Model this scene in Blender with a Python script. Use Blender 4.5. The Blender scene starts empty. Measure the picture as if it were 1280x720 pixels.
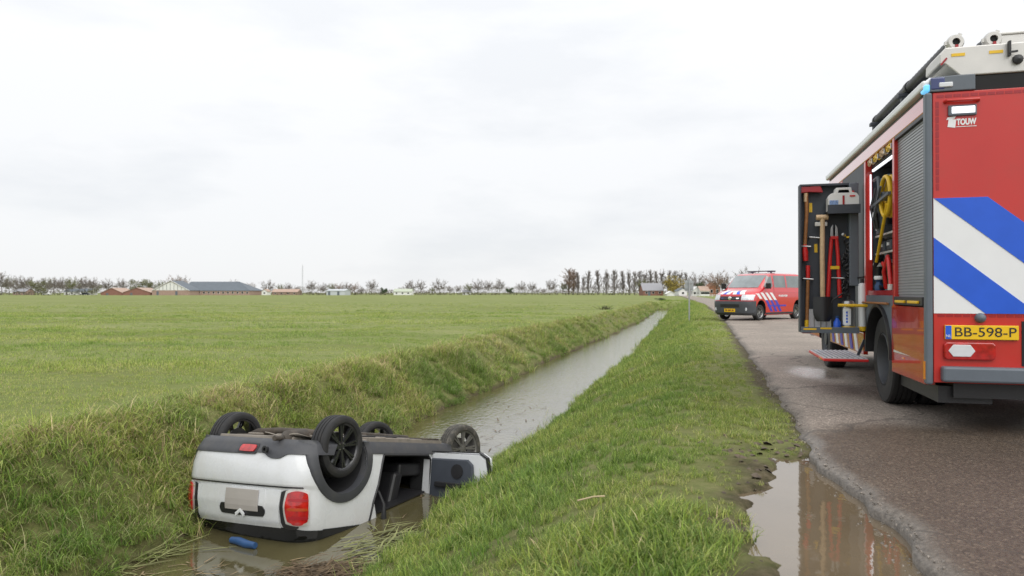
import bpy, bmesh, math, random
import numpy as np
from mathutils import Vector, Matrix, Euler
R = math.radians
scene = bpy.context.scene
C = scene.collection
rng = np.random.default_rng(7)

# ------------------------------------------------------------------ camera
cam_d = bpy.data.cameras.new("camera")
cam = bpy.data.objects.new("camera", cam_d); C.objects.link(cam)
CAM_H = 1.17
cam.location = (0, 0, CAM_H)
cam.rotation_euler = (R(90 + 0.382), 0, 0)
cam_d.sensor_width = 36; cam_d.lens = 36 * 900 / 1280
cam_d.clip_start = 0.05; cam_d.clip_end = 20000
cam_d.dof.use_dof = True; cam_d.dof.focus_distance = 7.6; cam_d.dof.aperture_fstop = 2.8
scene.camera = cam

# ------------------------------------------------------------------ world + sun + exposure
SUN_EL, SUN_ROT = R(52), R(150)
world = bpy.data.worlds.new("World"); scene.world = world; world.use_nodes = True
wn = world.node_tree.nodes; wl = world.node_tree.links; wn.clear()
w_out = wn.new("ShaderNodeOutputWorld")
w_bg = wn.new("ShaderNodeBackground"); w_bg2 = wn.new("ShaderNodeBackground"); w_mix = wn.new("ShaderNodeMixShader")
w_sky = wn.new("ShaderNodeTexSky"); w_sky.sky_type = 'NISHITA'; w_sky.sun_disc = False
w_sky.sun_elevation = SUN_EL; w_sky.sun_rotation = SUN_ROT
wl.new(w_sky.outputs[0], w_bg.inputs[0]); w_bg.inputs[1].default_value = 0.1
w_tc = wn.new("ShaderNodeTexCoord"); w_map = wn.new("ShaderNodeMapping")
w_map.inputs['Scale'].default_value = (1.0, 1.0, 3.4)
wl.new(w_tc.outputs['Generated'], w_map.inputs[0])
w_n = wn.new("ShaderNodeTexNoise"); w_n.inputs['Scale'].default_value = 2.7; w_n.inputs['Detail'].default_value = 7; w_n.inputs['Roughness'].default_value = 0.55
wl.new(w_map.outputs[0], w_n.inputs[0])
w_r = wn.new("ShaderNodeValToRGB")
w_r.color_ramp.elements[0].position = 0.36; w_r.color_ramp.elements[0].color = (0.825, 0.842, 0.868, 1)
w_r.color_ramp.elements[1].position = 0.52; w_r.color_ramp.elements[1].color = (0.91, 0.918, 0.932, 1)
wl.new(w_n.outputs[0], w_r.inputs[0])
# the overcast sky brightens from the horizon to the zenith
w_sep = wn.new("ShaderNodeSeparateXYZ"); wl.new(w_tc.outputs['Generated'], w_sep.inputs[0])
w_mr = wn.new("ShaderNodeMapRange"); w_mr.inputs[1].default_value = 0.0; w_mr.inputs[2].default_value = 1.0
w_mr.inputs[3].default_value = 0.94; w_mr.inputs[4].default_value = 1.36
wl.new(w_sep.outputs[2], w_mr.inputs[0])
wl.new(w_r.outputs[0], w_bg2.inputs[0]); wl.new(w_mr.outputs[0], w_bg2.inputs[1])
w_mix.inputs[0].default_value = 0.94
wl.new(w_bg.outputs[0], w_mix.inputs[1]); wl.new(w_bg2.outputs[0], w_mix.inputs[2]); wl.new(w_mix.outputs[0], w_out.inputs[0])

sun_d = bpy.data.lights.new("sun", 'SUN'); sun = bpy.data.objects.new("sun", sun_d); C.objects.link(sun)
sun_d.energy = 2.0; sun_d.angle = R(70); sun_d.color = (1.0, 0.97, 0.93)
# sun_rotation is measured clockwise from +Y
sdir = Vector((math.sin(SUN_ROT) * math.cos(SUN_EL), math.cos(SUN_ROT) * math.cos(SUN_EL), math.sin(SUN_EL)))
sun.rotation_euler = sdir.to_track_quat('Z', 'Y').to_euler(); sun.location = (0, -20, 40)
vs = scene.view_settings
vs.view_transform = 'Standard'; vs.look = 'None'; vs.exposure = 0.12; vs.gamma = 1.0; vs.use_curve_mapping = False
scene.render.engine = 'CYCLES'
scene.cycles.max_bounces = 6; scene.cycles.diffuse_bounces = 3; scene.cycles.glossy_bounces = 3
scene.cycles.transmission_bounces = 4; scene.cycles.transparent_max_bounces = 6
scene.cycles.use_denoising = True

# ------------------------------------------------------------------ mesh helper
class MB:
    def __init__(self): self.v = []; self.f = []; self.m = []
    def add(self, verts, faces, mi=0, M=None):
        o = len(self.v)
        for p in verts:
            p = Vector(p)
            if M is not None: p = M @ p
            self.v.append((p.x, p.y, p.z))
        for fc in faces:
            self.f.append(tuple(i + o for i in fc)); self.m.append(mi)
        return self
    def box(self, x0, x1, y0, y1, z0, z1, mi=0, M=None):
        vv = [(x, y, z) for z in (z0, z1) for y in (y0, y1) for x in (x0, x1)]
        return self.add(vv, [(0, 2, 3, 1), (4, 5, 7, 6), (0, 1, 5, 4), (2, 6, 7, 3), (0, 4, 6, 2), (1, 3, 7, 5)], mi, M)
    def frame(self, p0, p1):
        d = (Vector(p1) - Vector(p0)).normalized()
        a = Vector((0, 0, 1)) if abs(d.z) < 0.9 else Vector((1, 0, 0))
        s = d.cross(a).normalized(); t = s.cross(d).normalized()
        return d, s, t
    def bar(self, p0, p1, w, h=None, mi=0, M=None):
        h = h or w; p0 = Vector(p0); p1 = Vector(p1); d, s, t = self.frame(p0, p1)
        vv = [p + s * a * w / 2 + t * b * h / 2 for p in (p0, p1) for a, b in ((-1, -1), (1, -1), (1, 1), (-1, 1))]
        return self.add(vv, [(3, 2, 1, 0), (4, 5, 6, 7), (0, 1, 5, 4), (1, 2, 6, 5), (2, 3, 7, 6), (3, 0, 4, 7)], mi, M)
    def tube(self, pts, r, n=10, mi=0, M=None, caps=True):
        pts = [Vector(p) for p in pts]; k = len(pts)
        rs = r if isinstance(r, (list, tuple)) else [r] * k
        vv = []; prev = None
        for i, p in enumerate(pts):
            d = (pts[min(i + 1, k - 1)] - pts[max(i - 1, 0)]).normalized()
            if prev is None:
                a = Vector((0, 0, 1)) if abs(d.z) < 0.9 else Vector((1, 0, 0)); s = d.cross(a).normalized()
            else:
                s = (prev - d * prev.dot(d)).normalized()
            prev = s; t = d.cross(s)
            for j in range(n):
                a = 2 * math.pi * j / n; vv.append(p + (s * math.cos(a) + t * math.sin(a)) * rs[i])
        ff = [(i * n + j, i * n + (j + 1) % n, (i + 1) * n + (j + 1) % n, (i + 1) * n + j) for i in range(k - 1) for j in range(n)]
        if caps: ff += [tuple(range(n - 1, -1, -1)), tuple(range((k - 1) * n, k * n))]
        return self.add(vv, ff, mi, M)
    def cyl(self, p0, p1, r0, r1=None, n=16, mi=0, M=None):
        return self.tube([p0, p1], [r0, r0 if r1 is None else r1], n, mi, M)
    def lathe(self, prof, n=32, mi=0, M=None, closed=False):
        # prof: (radius, height along local Z)
        k = len(prof)
        vv = [(r * math.cos(2 * math.pi * j / n), r * math.sin(2 * math.pi * j / n), h) for r, h in prof for j in range(n)]
        rows = k if closed else k - 1
        ff = [(i * n + j, i * n + (j + 1) % n, ((i + 1) % k) * n + (j + 1) % n, ((i + 1) % k) * n + j) for i in range(rows) for j in range(n)]
        return self.add(vv, ff, mi, M)
    def prism(self, poly, d0, d1, axis='y', mi=0, M=None):
        # poly in the other two axes, in xyz order
        def P(a, b, d):
            return {'x': (d, a, b), 'y': (a, d, b), 'z': (a, b, d)}[axis]
        n = len(poly); vv = [P(a, b, d0) for a, b in poly] + [P(a, b, d1) for a, b in poly]
        ff = [tuple(range(n)), tuple(range(2 * n - 1, n - 1, -1))] + [(i + n, (i + 1) % n + n, (i + 1) % n, i) for i in range(n)]
        return self.add(vv, ff, mi, M)
    def grid(self, G, mi=0, flip=False, M=None):
        nu, nv = len(G), len(G[0]); vv = [p for row in G for p in row]
        ff = []
        for i in range(nu - 1):
            for j in range(nv - 1):
                q = (i * nv + j, i * nv + j + 1, (i + 1) * nv + j + 1, (i + 1) * nv + j)
                ff.append(q[::-1] if flip else q)
        return self.add(vv, ff, mi, M)
    def slab(self, G, H, mi=0, flip=False):
        # a thick curved panel between the two point grids
        nu, nv = len(G), len(G[0])
        self.grid(G, mi, flip); o = len(self.v); self.grid(H, mi, not flip)
        a = o - nu * nv
        edge = [(i, 0) for i in range(nu)] + [(nu - 1, j) for j in range(1, nv)] + [(i, nv - 1) for i in range(nu - 2, -1, -1)] + [(0, j) for j in range(nv - 2, 0, -1)]
        n = len(edge)
        for k in range(n):
            i0 = edge[k][0] * nv + edge[k][1]; i1 = edge[(k + 1) % n][0] * nv + edge[(k + 1) % n][1]
            self.f.append((a + i0, a + i1, o + i1, o + i0)); self.m.append(mi)
        return self
    def mesh(self, name, mats, smooth=None, fix=True):
        me = bpy.data.meshes.new(name); me.from_pydata(self.v, [], self.f)
        for mt in (mats if isinstance(mats, (list, tuple)) else [mats]): me.materials.append(mt)
        me.polygons.foreach_set('material_index', self.m)
        if fix:
            bm = bmesh.new(); bm.from_mesh(me); bmesh.ops.recalc_face_normals(bm, faces=bm.faces); bm.to_mesh(me); bm.free()
        if smooth is not None:
            me.polygons.foreach_set('use_smooth', [True] * len(me.polygons)); me.set_sharp_from_angle(angle=R(smooth))
        me.update(); return me
    def build(self, name, mats, parent=None, smooth=None, bevel=0, fix=True, seg=2):
        o = bpy.data.objects.new(name, self.mesh(name, mats, smooth, fix)); C.objects.link(o)
        if parent is not None: o.parent = parent
        if bevel:
            b = o.modifiers.new("bevel", 'BEVEL'); b.width = bevel; b.segments = seg; b.limit_method = 'ANGLE'; b.angle_limit = R(40)
        return o

def thing(name, label, cat, loc=(0, 0, 0), rotz=0, group=None, M=None):
    o = bpy.data.objects.new(name, None); C.objects.link(o); o.empty_display_size = 0.2
    if M is not None: o.matrix_world = M
    else: o.location = loc; o.rotation_euler = (0, 0, rotz)
    return tag(o, label, cat, group)
def tag(o, label=None, cat=None, group=None, kind=None):
    if label: o['label'] = label
    if cat: o['category'] = cat
    if group: o['group'] = group
    if kind: o['kind'] = kind
    return o
def dup(o, parent=None):
    c = o.copy(); C.objects.link(c)
    if parent is not None: c.parent = parent
    for ch in list(o.children): dup(ch, c)
    return c
def text(body, size, mat, parent, M, ext=0.001, name="lettering", width=None, bold=0.0):
    cu = bpy.data.curves.new(name, 'FONT'); cu.body = body; cu.size = size; cu.extrude = ext; cu.align_x = 'CENTER'; cu.align_y = 'CENTER'; cu.offset = bold
    tmp = bpy.data.objects.new("tmp_text", cu); C.objects.link(tmp)
    dg = bpy.context.evaluated_depsgraph_get(); me = bpy.data.meshes.new_from_object(tmp.evaluated_get(dg))
    bpy.data.objects.remove(tmp); bpy.data.curves.remove(cu)
    if width:
        xs = [v.co.x for v in me.vertices]; k = width / (max(xs) - min(xs))
        for v in me.vertices: v.co.x *= k
    me.name = name; me.materials.clear(); me.materials.append(mat); me.transform(M)
    o = bpy.data.objects.new(name, me); C.objects.link(o); o.parent = parent
    return o
def boolean(o, cutters):
    for c in cutters:
        md = o.modifiers.new("cut", 'BOOLEAN'); md.operation = 'DIFFERENCE'; md.solver = 'EXACT'; md.object = c; md.material_mode = 'TRANSFER'
    bpy.context.view_layer.update()
    dg = bpy.context.evaluated_depsgraph_get(); me = bpy.data.meshes.new_from_object(o.evaluated_get(dg))
    o.modifiers.clear(); o.data = me
    for c in cutters: bpy.data.objects.remove(c)

# ------------------------------------------------------------------ materials
def nm(name):
    m = bpy.data.materials.new(name); m.use_nodes = True
    return m, m.node_tree.nodes, m.node_tree.links, m.node_tree.nodes["Principled BSDF"]
def pmat(name, col, rough=0.5, metal=0.0, var=0.08, scale=6.0, bump=0.0, bscale=80.0, coat=0.0, spec=0.5, dirt=0.0, dcol=(0.10, 0.08, 0.055), dscale=4.0, emit=None, estr=0.0):
    m, n, l, b = nm(name)
    tc = n.new("ShaderNodeTexCoord")
    no = n.new("ShaderNodeTexNoise"); no.inputs['Scale'].default_value = scale; no.inputs['Detail'].default_value = 5
    l.new(tc.outputs['Object'], no.inputs[0])
    cr = n.new("ShaderNodeValToRGB"); cr.color_ramp.elements[0].position = 0.3; cr.color_ramp.elements[1].position = 0.7
    cr.color_ramp.elements[0].color = tuple(c * (1 - var) for c in col) + (1,)
    cr.color_ramp.elements[1].color = tuple(min(1, c * (1 + var)) for c in col) + (1,)
    l.new(no.outputs[0], cr.inputs[0]); colout = cr.outputs[0]
    if dirt > 0:
        n2 = n.new("ShaderNodeTexNoise"); n2.inputs['Scale'].default_value = dscale; n2.inputs['Detail'].default_value = 8; n2.inputs['Roughness'].default_value = 0.7
        l.new(tc.outputs['Object'], n2.inputs[0])
        r2 = n.new("ShaderNodeMapRange"); r2.inputs[1].default_value = 0.48; r2.inputs[2].default_value = 0.78; r2.inputs[4].default_value = dirt
        l.new(n2.outputs[0], r2.inputs[0])
        mx = n.new("ShaderNodeMix"); mx.data_type = 'RGBA'; l.new(r2.outputs[0], mx.inputs[0]); l.new(colout, mx.inputs[6]); mx.inputs[7].default_value = dcol + (1,)
        colout = mx.outputs[2]
    l.new(colout, b.inputs['Base Color'])
    rr = n.new("ShaderNodeMapRange"); rr.inputs[3].default_value = max(0.02, rough - 0.06); rr.inputs[4].default_value = min(1, rough + 0.06)
    l.new(no.outputs[0], rr.inputs[0]); l.new(rr.outputs[0], b.inputs['Roughness'])
    b.inputs['Metallic'].default_value = metal; b.inputs['Specular IOR Level'].default_value = spec
    b.inputs['Coat Weight'].default_value = coat; b.inputs['Coat Roughness'].default_value = 0.04
    if bump > 0:
        nb = n.new("ShaderNodeTexNoise"); nb.inputs['Scale'].default_value = bscale; nb.inputs['Detail'].default_value = 4
        l.new(tc.outputs['Object'], nb.inputs[0])
        bp = n.new("ShaderNodeBump"); bp.inputs['Strength'].default_value = bump; bp.inputs['Distance'].default_value = 0.01
        l.new(nb.outputs[0], bp.inputs['Height']); l.new(bp.outputs[0], b.inputs['Normal'])
    if emit:
        b.inputs['Emission Color'].default_value = emit + (1,); b.inputs['Emission Strength'].default_value = estr
    return m

M_black = pmat("black_plastic", (0.018, 0.018, 0.02), 0.45, bump=0.1)
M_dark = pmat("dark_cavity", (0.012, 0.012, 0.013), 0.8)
M_rubber = pmat("tyre_rubber", (0.016, 0.016, 0.017), 0.7, bump=0.15, bscale=60, dirt=0.3, dcol=(0.09, 0.08, 0.065), dscale=7)
M_rubber_mud = pmat("muddy_tyre_rubber", (0.05, 0.048, 0.042), 0.8, bump=0.25, bscale=30, dirt=1.0, dcol=(0.20, 0.18, 0.145), dscale=12)
M_white_car = pmat("white_car_paint", (0.63, 0.645, 0.66), 0.28, var=0.03, coat=0.6, dirt=0.34, dcol=(0.36, 0.33, 0.27), dscale=3, bump=0.35, bscale=4.0)
M_clad = pmat("dark_grey_cladding", (0.045, 0.047, 0.053), 0.5, bump=0.1, bscale=200, dirt=0.35, dcol=(0.13, 0.12, 0.10))
M_red_lens = pmat("red_lens", (0.40, 0.006, 0.006), 0.15, var=0.35, scale=20, coat=1.0)
M_glass_dark = pmat("dark_glass", (0.008, 0.009, 0.010), 0.06, coat=0.0, spec=0.4)
M_rim_black = pmat("black_rim", (0.02, 0.02, 0.022), 0.28, coat=0.4)
M_steel = pmat("worn_steel", (0.42, 0.42, 0.42), 0.35, metal=0.9, var=0.15, dirt=0.2)
M_rust = pmat("dirty_underbody_metal", (0.07, 0.06, 0.05), 0.75, metal=0.3, var=0.35, scale=14, dirt=0.6, dcol=(0.16, 0.12, 0.085))
M_under = pmat("dirty_floor_pan", (0.22, 0.195, 0.165), 0.85, var=0.3, scale=8, dirt=0.6, dcol=(0.07, 0.06, 0.05))
M_plate_blank = pmat("blank_grey_plate", (0.36, 0.335, 0.31), 0.5, var=0.05)
M_chrome = pmat("chrome", (0.75, 0.76, 0.78), 0.15, metal=1.0)
M_blue = pmat("blue_plastic", (0.02, 0.065, 0.17), 0.5)
M_red = pmat("fire_red_paint", (0.53, 0.024, 0.018), 0.3, var=0.06, scale=2, coat=0.4, dirt=0.22, dcol=(0.2, 0.05, 0.03))
M_red_refl = pmat("dark_red_reflective_tape", (0.33, 0.008, 0.014), 0.3, coat=0.3)
M_orange_red = pmat("orange_red_paint", (0.50, 0.030, 0.014), 0.2, var=0.05, coat=0.8, dirt=0.25)
M_grey_trim = pmat("blue_grey_trim", (0.115, 0.135, 0.16), 0.45, var=0.06, bump=0.05)
M_charcoal = pmat("charcoal_board", (0.045, 0.052, 0.066), 0.55, bump=0.08)
M_shutter = pmat("aluminium_shutter", (0.30, 0.31, 0.33), 0.4, metal=0.3, var=0.06)
M_white = pmat("white_film", (0.78, 0.79, 0.80), 0.35, var=0.02)
M_blue_film = pmat("blue_film", (0.018, 0.105, 0.62), 0.3, var=0.05)
M_yellow = pmat("yellow_plastic", (0.80, 0.50, 0.02), 0.4, var=0.06)
M_plate_y = pmat("yellow_plate", (0.83, 0.52, 0.01), 0.35, var=0.02)
M_alu = pmat("brushed_aluminium", (0.60, 0.585, 0.56), 0.42, metal=0.35, var=0.05, bump=0.04)
M_wood = pmat("brown_wood", (0.30, 0.125, 0.04), 0.5, var=0.25, scale=25)
M_wood_pale = pmat("pale_wood", (0.60, 0.42, 0.25), 0.55, var=0.12, scale=25)
M_red_plain = pmat("red_plastic", (0.60, 0.02, 0.02), 0.4)
M_can = pmat("white_translucent_plastic", (0.72, 0.71, 0.70), 0.4, var=0.04)
M_lamp_white = pmat("clear_lamp", (0.7, 0.72, 0.74), 0.15, coat=0.6, emit=(1, 0.98, 0.95), estr=0.7)
M_led = pmat("lit_led", (0.9, 0.9, 0.95), 0.3, emit=(0.88, 0.92, 1.0), estr=1.1)
M_blue_lit = pmat("lit_blue_lamp", (0.1, 0.4, 0.8), 0.15, emit=(0.18, 0.62, 1.0), estr=0.75)
M_blue_lens = pmat("dark_blue_lens", (0.03, 0.045, 0.16), 0.15, coat=0.8)
M_amber = pmat("amber_lens", (0.75, 0.24, 0.01), 0.2, coat=0.6)
M_hose_black = pmat("black_suction_hose", (0.03, 0.031, 0.034), 0.5, bump=0.2, bscale=120)
M_tread = pmat("step_tread_plate", (0.62, 0.63, 0.65), 0.4, metal=0.3)
M_green = pmat("green_hose", (0.02, 0.16, 0.08), 0.5)
M_grey_pole = pmat("galvanised_steel", (0.40, 0.42, 0.43), 0.45, metal=0.5, var=0.1)
M_van_red = pmat("van_red_paint", (0.55, 0.022, 0.03), 0.22, var=0.03, coat=0.9, dirt=0.08)
M_van_glass = pmat("van_glass", (0.13, 0.155, 0.155), 0.05, coat=0.6, spec=0.9, var=0.3, scale=1.5)
M_purple = pmat("blue_purple_film", (0.055, 0.045, 0.42), 0.35)
M_bumper = pmat("dark_grey_bumper", (0.06, 0.066, 0.075), 0.5, bump=0.05)
M_headlight = pmat("headlight_glass", (0.62, 0.65, 0.68), 0.12, var=0.25, scale=14, coat=0.8)

M_red_gloss = pmat("high_gloss_red_paint", (0.58, 0.03, 0.022), 0.12, var=0.03, coat=1.0, spec=0.8)
M_lamp_off = pmat("unlit_clear_lamp", (0.66, 0.68, 0.70), 0.15, coat=0.6)
M_rim_grey = pmat("muddy_grey_rim", (0.16, 0.155, 0.145), 0.5, metal=0.3, var=0.2, dirt=0.6, dcol=(0.10, 0.085, 0.065), dscale=14)
M_van_screen = pmat("van_windscreen", (0.17, 0.20, 0.205), 0.05, coat=0.8, spec=0.9, var=0.35, scale=2.0)
M_rim_dark = pmat("dark_steel_rim", (0.05, 0.055, 0.063), 0.5, dirt=0.2)
M_stalk = pmat("dry_stalk", (0.42, 0.33, 0.20), 0.7, var=0.2)
M_amber_dark = pmat("dark_amber_lens", (0.42, 0.06, 0.01), 0.2, coat=0.6)
M_heat = pmat("tan_heat_shield", (0.36, 0.32, 0.27), 0.7, var=0.25, dirt=0.4)
M_badge = pmat("satin_badge", (0.72, 0.73, 0.74), 0.35, metal=0.2)

# ------------------------------------------------------------------ terrain
TD = R(13.0); CD, SD = math.cos(TD), math.sin(TD)        # ditch direction
TR = math.atan(244 / 900); CR_, SR = math.cos(TR), math.sin(TR)   # road direction by the fire engine
_perm = np.random.default_rng(3).random((512, 512))
def vnoise(x, y):
    x = np.asarray(x, float); y = np.asarray(y, float)
    xi = np.floor(x).astype(int); yi = np.floor(y).astype(int); fx = x - xi; fy = y - yi
    fx = fx * fx * (3 - 2 * fx); fy = fy * fy * (3 - 2 * fy)
    a = _perm[xi % 512, yi % 512]; b = _perm[(xi + 1) % 512, yi % 512]; c = _perm[xi % 512, (yi + 1) % 512]; d = _perm[(xi + 1) % 512, (yi + 1) % 512]
    return (a * (1 - fx) + b * fx) * (1 - fy) + (c * (1 - fx) + d * fx) * fy - 0.5
def fbm(x, y, o=3):
    s = 0; a = 1.0
    for k in range(o):
        s = s + a * vnoise(x * 2 ** k + 17.3 * k, y * 2 ** k + 9.1 * k); a *= 0.5
    return s
def sst(a, b, x):
    t = np.clip((x - a) / (b - a), 0, 1); return t * t * (3 - 2 * t)
WATER_Z = -1.29
def uv(X, Y): return X * CD - Y * SD, X * SD + Y * CD
def ab(X, Y): return X * CR_ - Y * SR, X * SR + Y * CR_
def road_edge(Y):
    # X of the left edge of the road at a given Y
    Y = np.asarray(Y, float)
    return np.interp(Y, [-12, 2, 3.0, 3.96, 5.04, 6.3, 31, 75, 162, 277, 480, 900], [-2.35, 1.56, 1.82, 2.04, 2.17, 2.53, 9.15, 20.2, 39.5, 65, 101, 150])
def pudmask(X, Y):
    a, b = ab(X, Y)
    n = 0.8 * fbm(a * 3.2 + 4, b * 2.6, 3) + 0.7 * fbm(a * 9 + 4, b * 6, 3)
    left = 0.23 + 0.20 * sst(4.5, 5.7, b) + 0.17 * n
    m = sst(left - 0.06, left + 0.05, a) * sst(1.06, 0.98, a) * sst(6.1 + 0.5 * n, 5.75 + 0.5 * n, b) * sst(1.0, 1.6, b)
    # a small wet hollow in the verge
    m2 = sst(0.17, 0.05, np.hypot(a - 0.22, (b - 5.35) * 1.2) + 0.12 * n)
    return np.clip(m + 0.75 * m2, 0, 1)
KN_R = ([-4.75, -4.2, -3.3, -2.80, -2.5, -1.30, -0.80, -0.35, -0.05], [-1.34, -1.65, -1.65, -1.38, -1.20, -0.55, -0.29, -0.12, -0.04])
KN_L = ([0, 0.10, 0.45, 0.92, 1.18, 1.7, 3.5], [-1.32, -1.12, -0.86, -0.36, -0.25, -0.19, -0.15])
def edge_l(v): return np.interp(v, [3, 7, 12, 16, 19.5, 28, 43, 65, 115], [-4.75, -4.85, -4.95, -4.93, -4.65, -4.42, -3.78, -3.15, -2.8])
def edge_r(v): return np.interp(v, [3, 10, 12.5, 18.5, 27, 43, 115], [-2.62, -2.50, -2.28, -2.12, -1.78, -1.55, -1.0])
WDT = 1.06
def bank_l(u, v):
    # 0 at the far waterline, about 1.18 at the crest of the far bank
    return (edge_l(v) - 0.26 * fbm(v * 0.33, v * 0.0 + 3.1, 3) - 0.10 * vnoise(v * 2.1, 7.7) - u) / WDT
def terrain_z(X, Y):
    u, v = uv(X, Y)
    ur = edge_r(v); wr_ = 0.15 * fbm(v * 0.40, v * 0.0 + 11.1, 3) + 0.07 * vnoise(v * 2.3, 1.7)
    zr = np.interp(u - ur - 2.62 + wr_, *KN_R)
    dl = bank_l(u, v)
    zl = np.interp(dl, *KN_L)
    z = np.where(u > (ur + edge_l(v)) / 2, zr, np.where(dl > 0, zl, np.maximum(-1.6, -1.32 + dl * 0.9)))
    fill = sst(108, 114, v)
    z = z * (1 - fill) + (-0.12) * fill
    bank = sst(-0.9, -1.4, u - ur - 2.6) * sst(1.6, 1.2, dl)
    z = z + 0.10 * fbm(X * 1.7, Y * 1.7, 3) * bank + 0.05 * fbm(X * 0.55, Y * 0.55, 3) * sst(1.0, 2.2, dl) + (0.05 - 0.035 * sst(-0.9, -0.2, u - 0.0)) * fbm(X * 1.6, Y * 1.6, 3) * sst(-1.3, -0.7, u) * sst(0.7, 0.3, X - road_edge(Y) + 0.6)
    dr = X - road_edge(Y)
    z = np.where(dr > -0.12, np.minimum(z, -0.045), z)
    z = z - 0.055 * pudmask(X, Y)
    z = z - 0.35 * np.clip(vnoise(X * 0.004 + 50, Y * 0.004), 0, 1) * sst(100, 400, np.hypot(X, Y)) * 0
    return z

def tens(parts):
    out = []
    for a, b, s in parts: out += list(np.arange(a, b - 1e-6, s))
    return np.array(out + [parts[-1][1]])
US = np.concatenate([[-6000, -3000, -1500, -800, -500, -350, -250, -180, -130, -100, -75], tens([(-60, -20, 2.0), (-20, -8, 0.4), (-8, 1.6, 0.06), (1.6, 8, 0.4), (8, 30, 3)]), [45, 70, 110, 170, 260, 400, 700, 1200, 2500, 6000]])
VS = np.concatenate([[-400, -200, -100, -60, -40, -25, -15, -8, -4], tens([(0, 2, 0.25), (2, 13, 0.065), (13, 30, 0.2), (30, 60, 0.6), (60, 104, 1.5), (104, 118, 0.7), (118, 140, 3)]), [150, 170, 200, 240, 300, 380, 480, 620, 900, 1500, 3000, 7000]])
UU, VV = np.meshgrid(US, VS, indexing='ij')
GX = UU * CD + VV * SD; GY = -UU * SD + VV * CD
GZ = terrain_z(GX, GY)
def mesh_from_grid(name, X, Y, Z):
    nu, nv = X.shape
    me = bpy.data.meshes.new(name)
    co = np.stack([X, Y, Z], -1).reshape(-1, 3)
    idx = np.arange(nu * nv).reshape(nu, nv)
    q = np.stack([idx[:-1, :-1], idx[1:, :-1], idx[1:, 1:], idx[:-1, 1:]], -1).reshape(-1, 4)
    me.vertices.add(len(co)); me.vertices.foreach_set('co', co.ravel())
    me.loops.add(q.size); me.loops.foreach_set('vertex_index', q.ravel().astype(np.int32))
    me.polygons.add(len(q)); me.polygons.foreach_set('loop_start', np.arange(0, q.size, 4, dtype=np.int32))
    me.polygons.foreach_set('use_smooth', np.ones(len(q), bool))
    me.update(calc_edges=True); me.validate(); return me
def attr(me, name, typ, dom, data, prop='value'):
    a = me.attributes.new(name, typ, dom); a.data.foreach_set(prop, np.ascontiguousarray(data).ravel())

# ground material: short green growth with soil and straw showing, masks from where the soil lies bare
M_ground, n, l, b = nm("grassy_ground")
tc = n.new("ShaderNodeTexCoord")
def noise(scale, det=5, rough=0.6, src=None):
    x = n.new("ShaderNodeTexNoise"); x.inputs['Scale'].default_value = scale; x.inputs['Detail'].default_value = det; x.inputs['Roughness'].default_value = rough
    l.new(src if src is not None else tc.outputs['Object'], x.inputs[0]); return x.outputs[0]
def ramp(src, stops):
    x = n.new("ShaderNodeValToRGB"); e = x.color_ramp.elements
    e[0].position, e[0].color = stops[0][0], stops[0][1] + (1,); e[1].position, e[1].color = stops[-1][0], stops[-1][1] + (1,)
    for p, c in stops[1:-1]: k = e.new(p); k.color = c + (1,)
    l.new(src, x.inputs[0]); return x.outputs[0]
def mixc(fac, a, bb):
    x = n.new("ShaderNodeMix"); x.data_type = 'RGBA'; l.new(fac, x.inputs[0])
    for s, i in ((a, 6), (bb, 7)):
        if isinstance(s, tuple): x.inputs[i].default_value = s + (1,)
        else: l.new(s, x.inputs[i])
    return x.outputs[2]
def attrn(name):
    x = n.new("ShaderNodeAttribute"); x.attribute_name = name; return x.outputs['Fac']
FIELD = [(0.36, (0.150, 0.152, 0.048)), (0.46, (0.172, 0.198, 0.064)), (0.56, (0.215, 0.232, 0.086)), (0.68, (0.285, 0.275, 0.130))]
mp = n.new("ShaderNodeMapping"); mp.inputs['Rotation'].default_value = (0, 0, R(-6)); mp.inputs['Scale'].default_value = (0.07, 0.24, 0.3); l.new(tc.outputs['Object'], mp.inputs[0])
cA = ramp(noise(1.0, 8, 0.68, mp.outputs[0]), FIELD)
cB = ramp(noise(6.0, 6, 0.7), [(0.3, (0.085, 0.125, 0.022)), (0.5, (0.155, 0.20, 0.045)), (0.7, (0.25, 0.255, 0.10))])
xx = n.new("ShaderNodeMix"); xx.data_type = 'RGBA'; xx.inputs[0].default_value = 0.35; l.new(cA, xx.inputs[6]); l.new(cB, xx.inputs[7]); base = xx.outputs[2]
thatch = ramp(noise(9.0, 6, 0.7), [(0.32, (0.075, 0.095, 0.026)), (0.5, (0.150, 0.155, 0.055)), (0.68, (0.22, 0.20, 0.095))])
base = mixc(attrn("thatch"), base, thatch)
mud = ramp(noise(14.0, 7, 0.7), [(0.34, (0.030, 0.022, 0.015)), (0.5, (0.080, 0.060, 0.040)), (0.66, (0.150, 0.115, 0.08))])
base = mixc(attrn("mud"), base, mud)
l.new(base, b.inputs['Base Color']); b.inputs['Roughness'].default_value = 0.9; b.inputs['Specular IOR Level'].default_value = 0.2
bp = n.new("ShaderNodeBump"); bp.inputs['Strength'].default_value = 0.9; bp.inputs['Distance'].default_value = 0.05
l.new(noise(11.0, 8, 0.75), bp.inputs['Height']); l.new(bp.outputs[0], b.inputs['Normal'])

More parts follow.
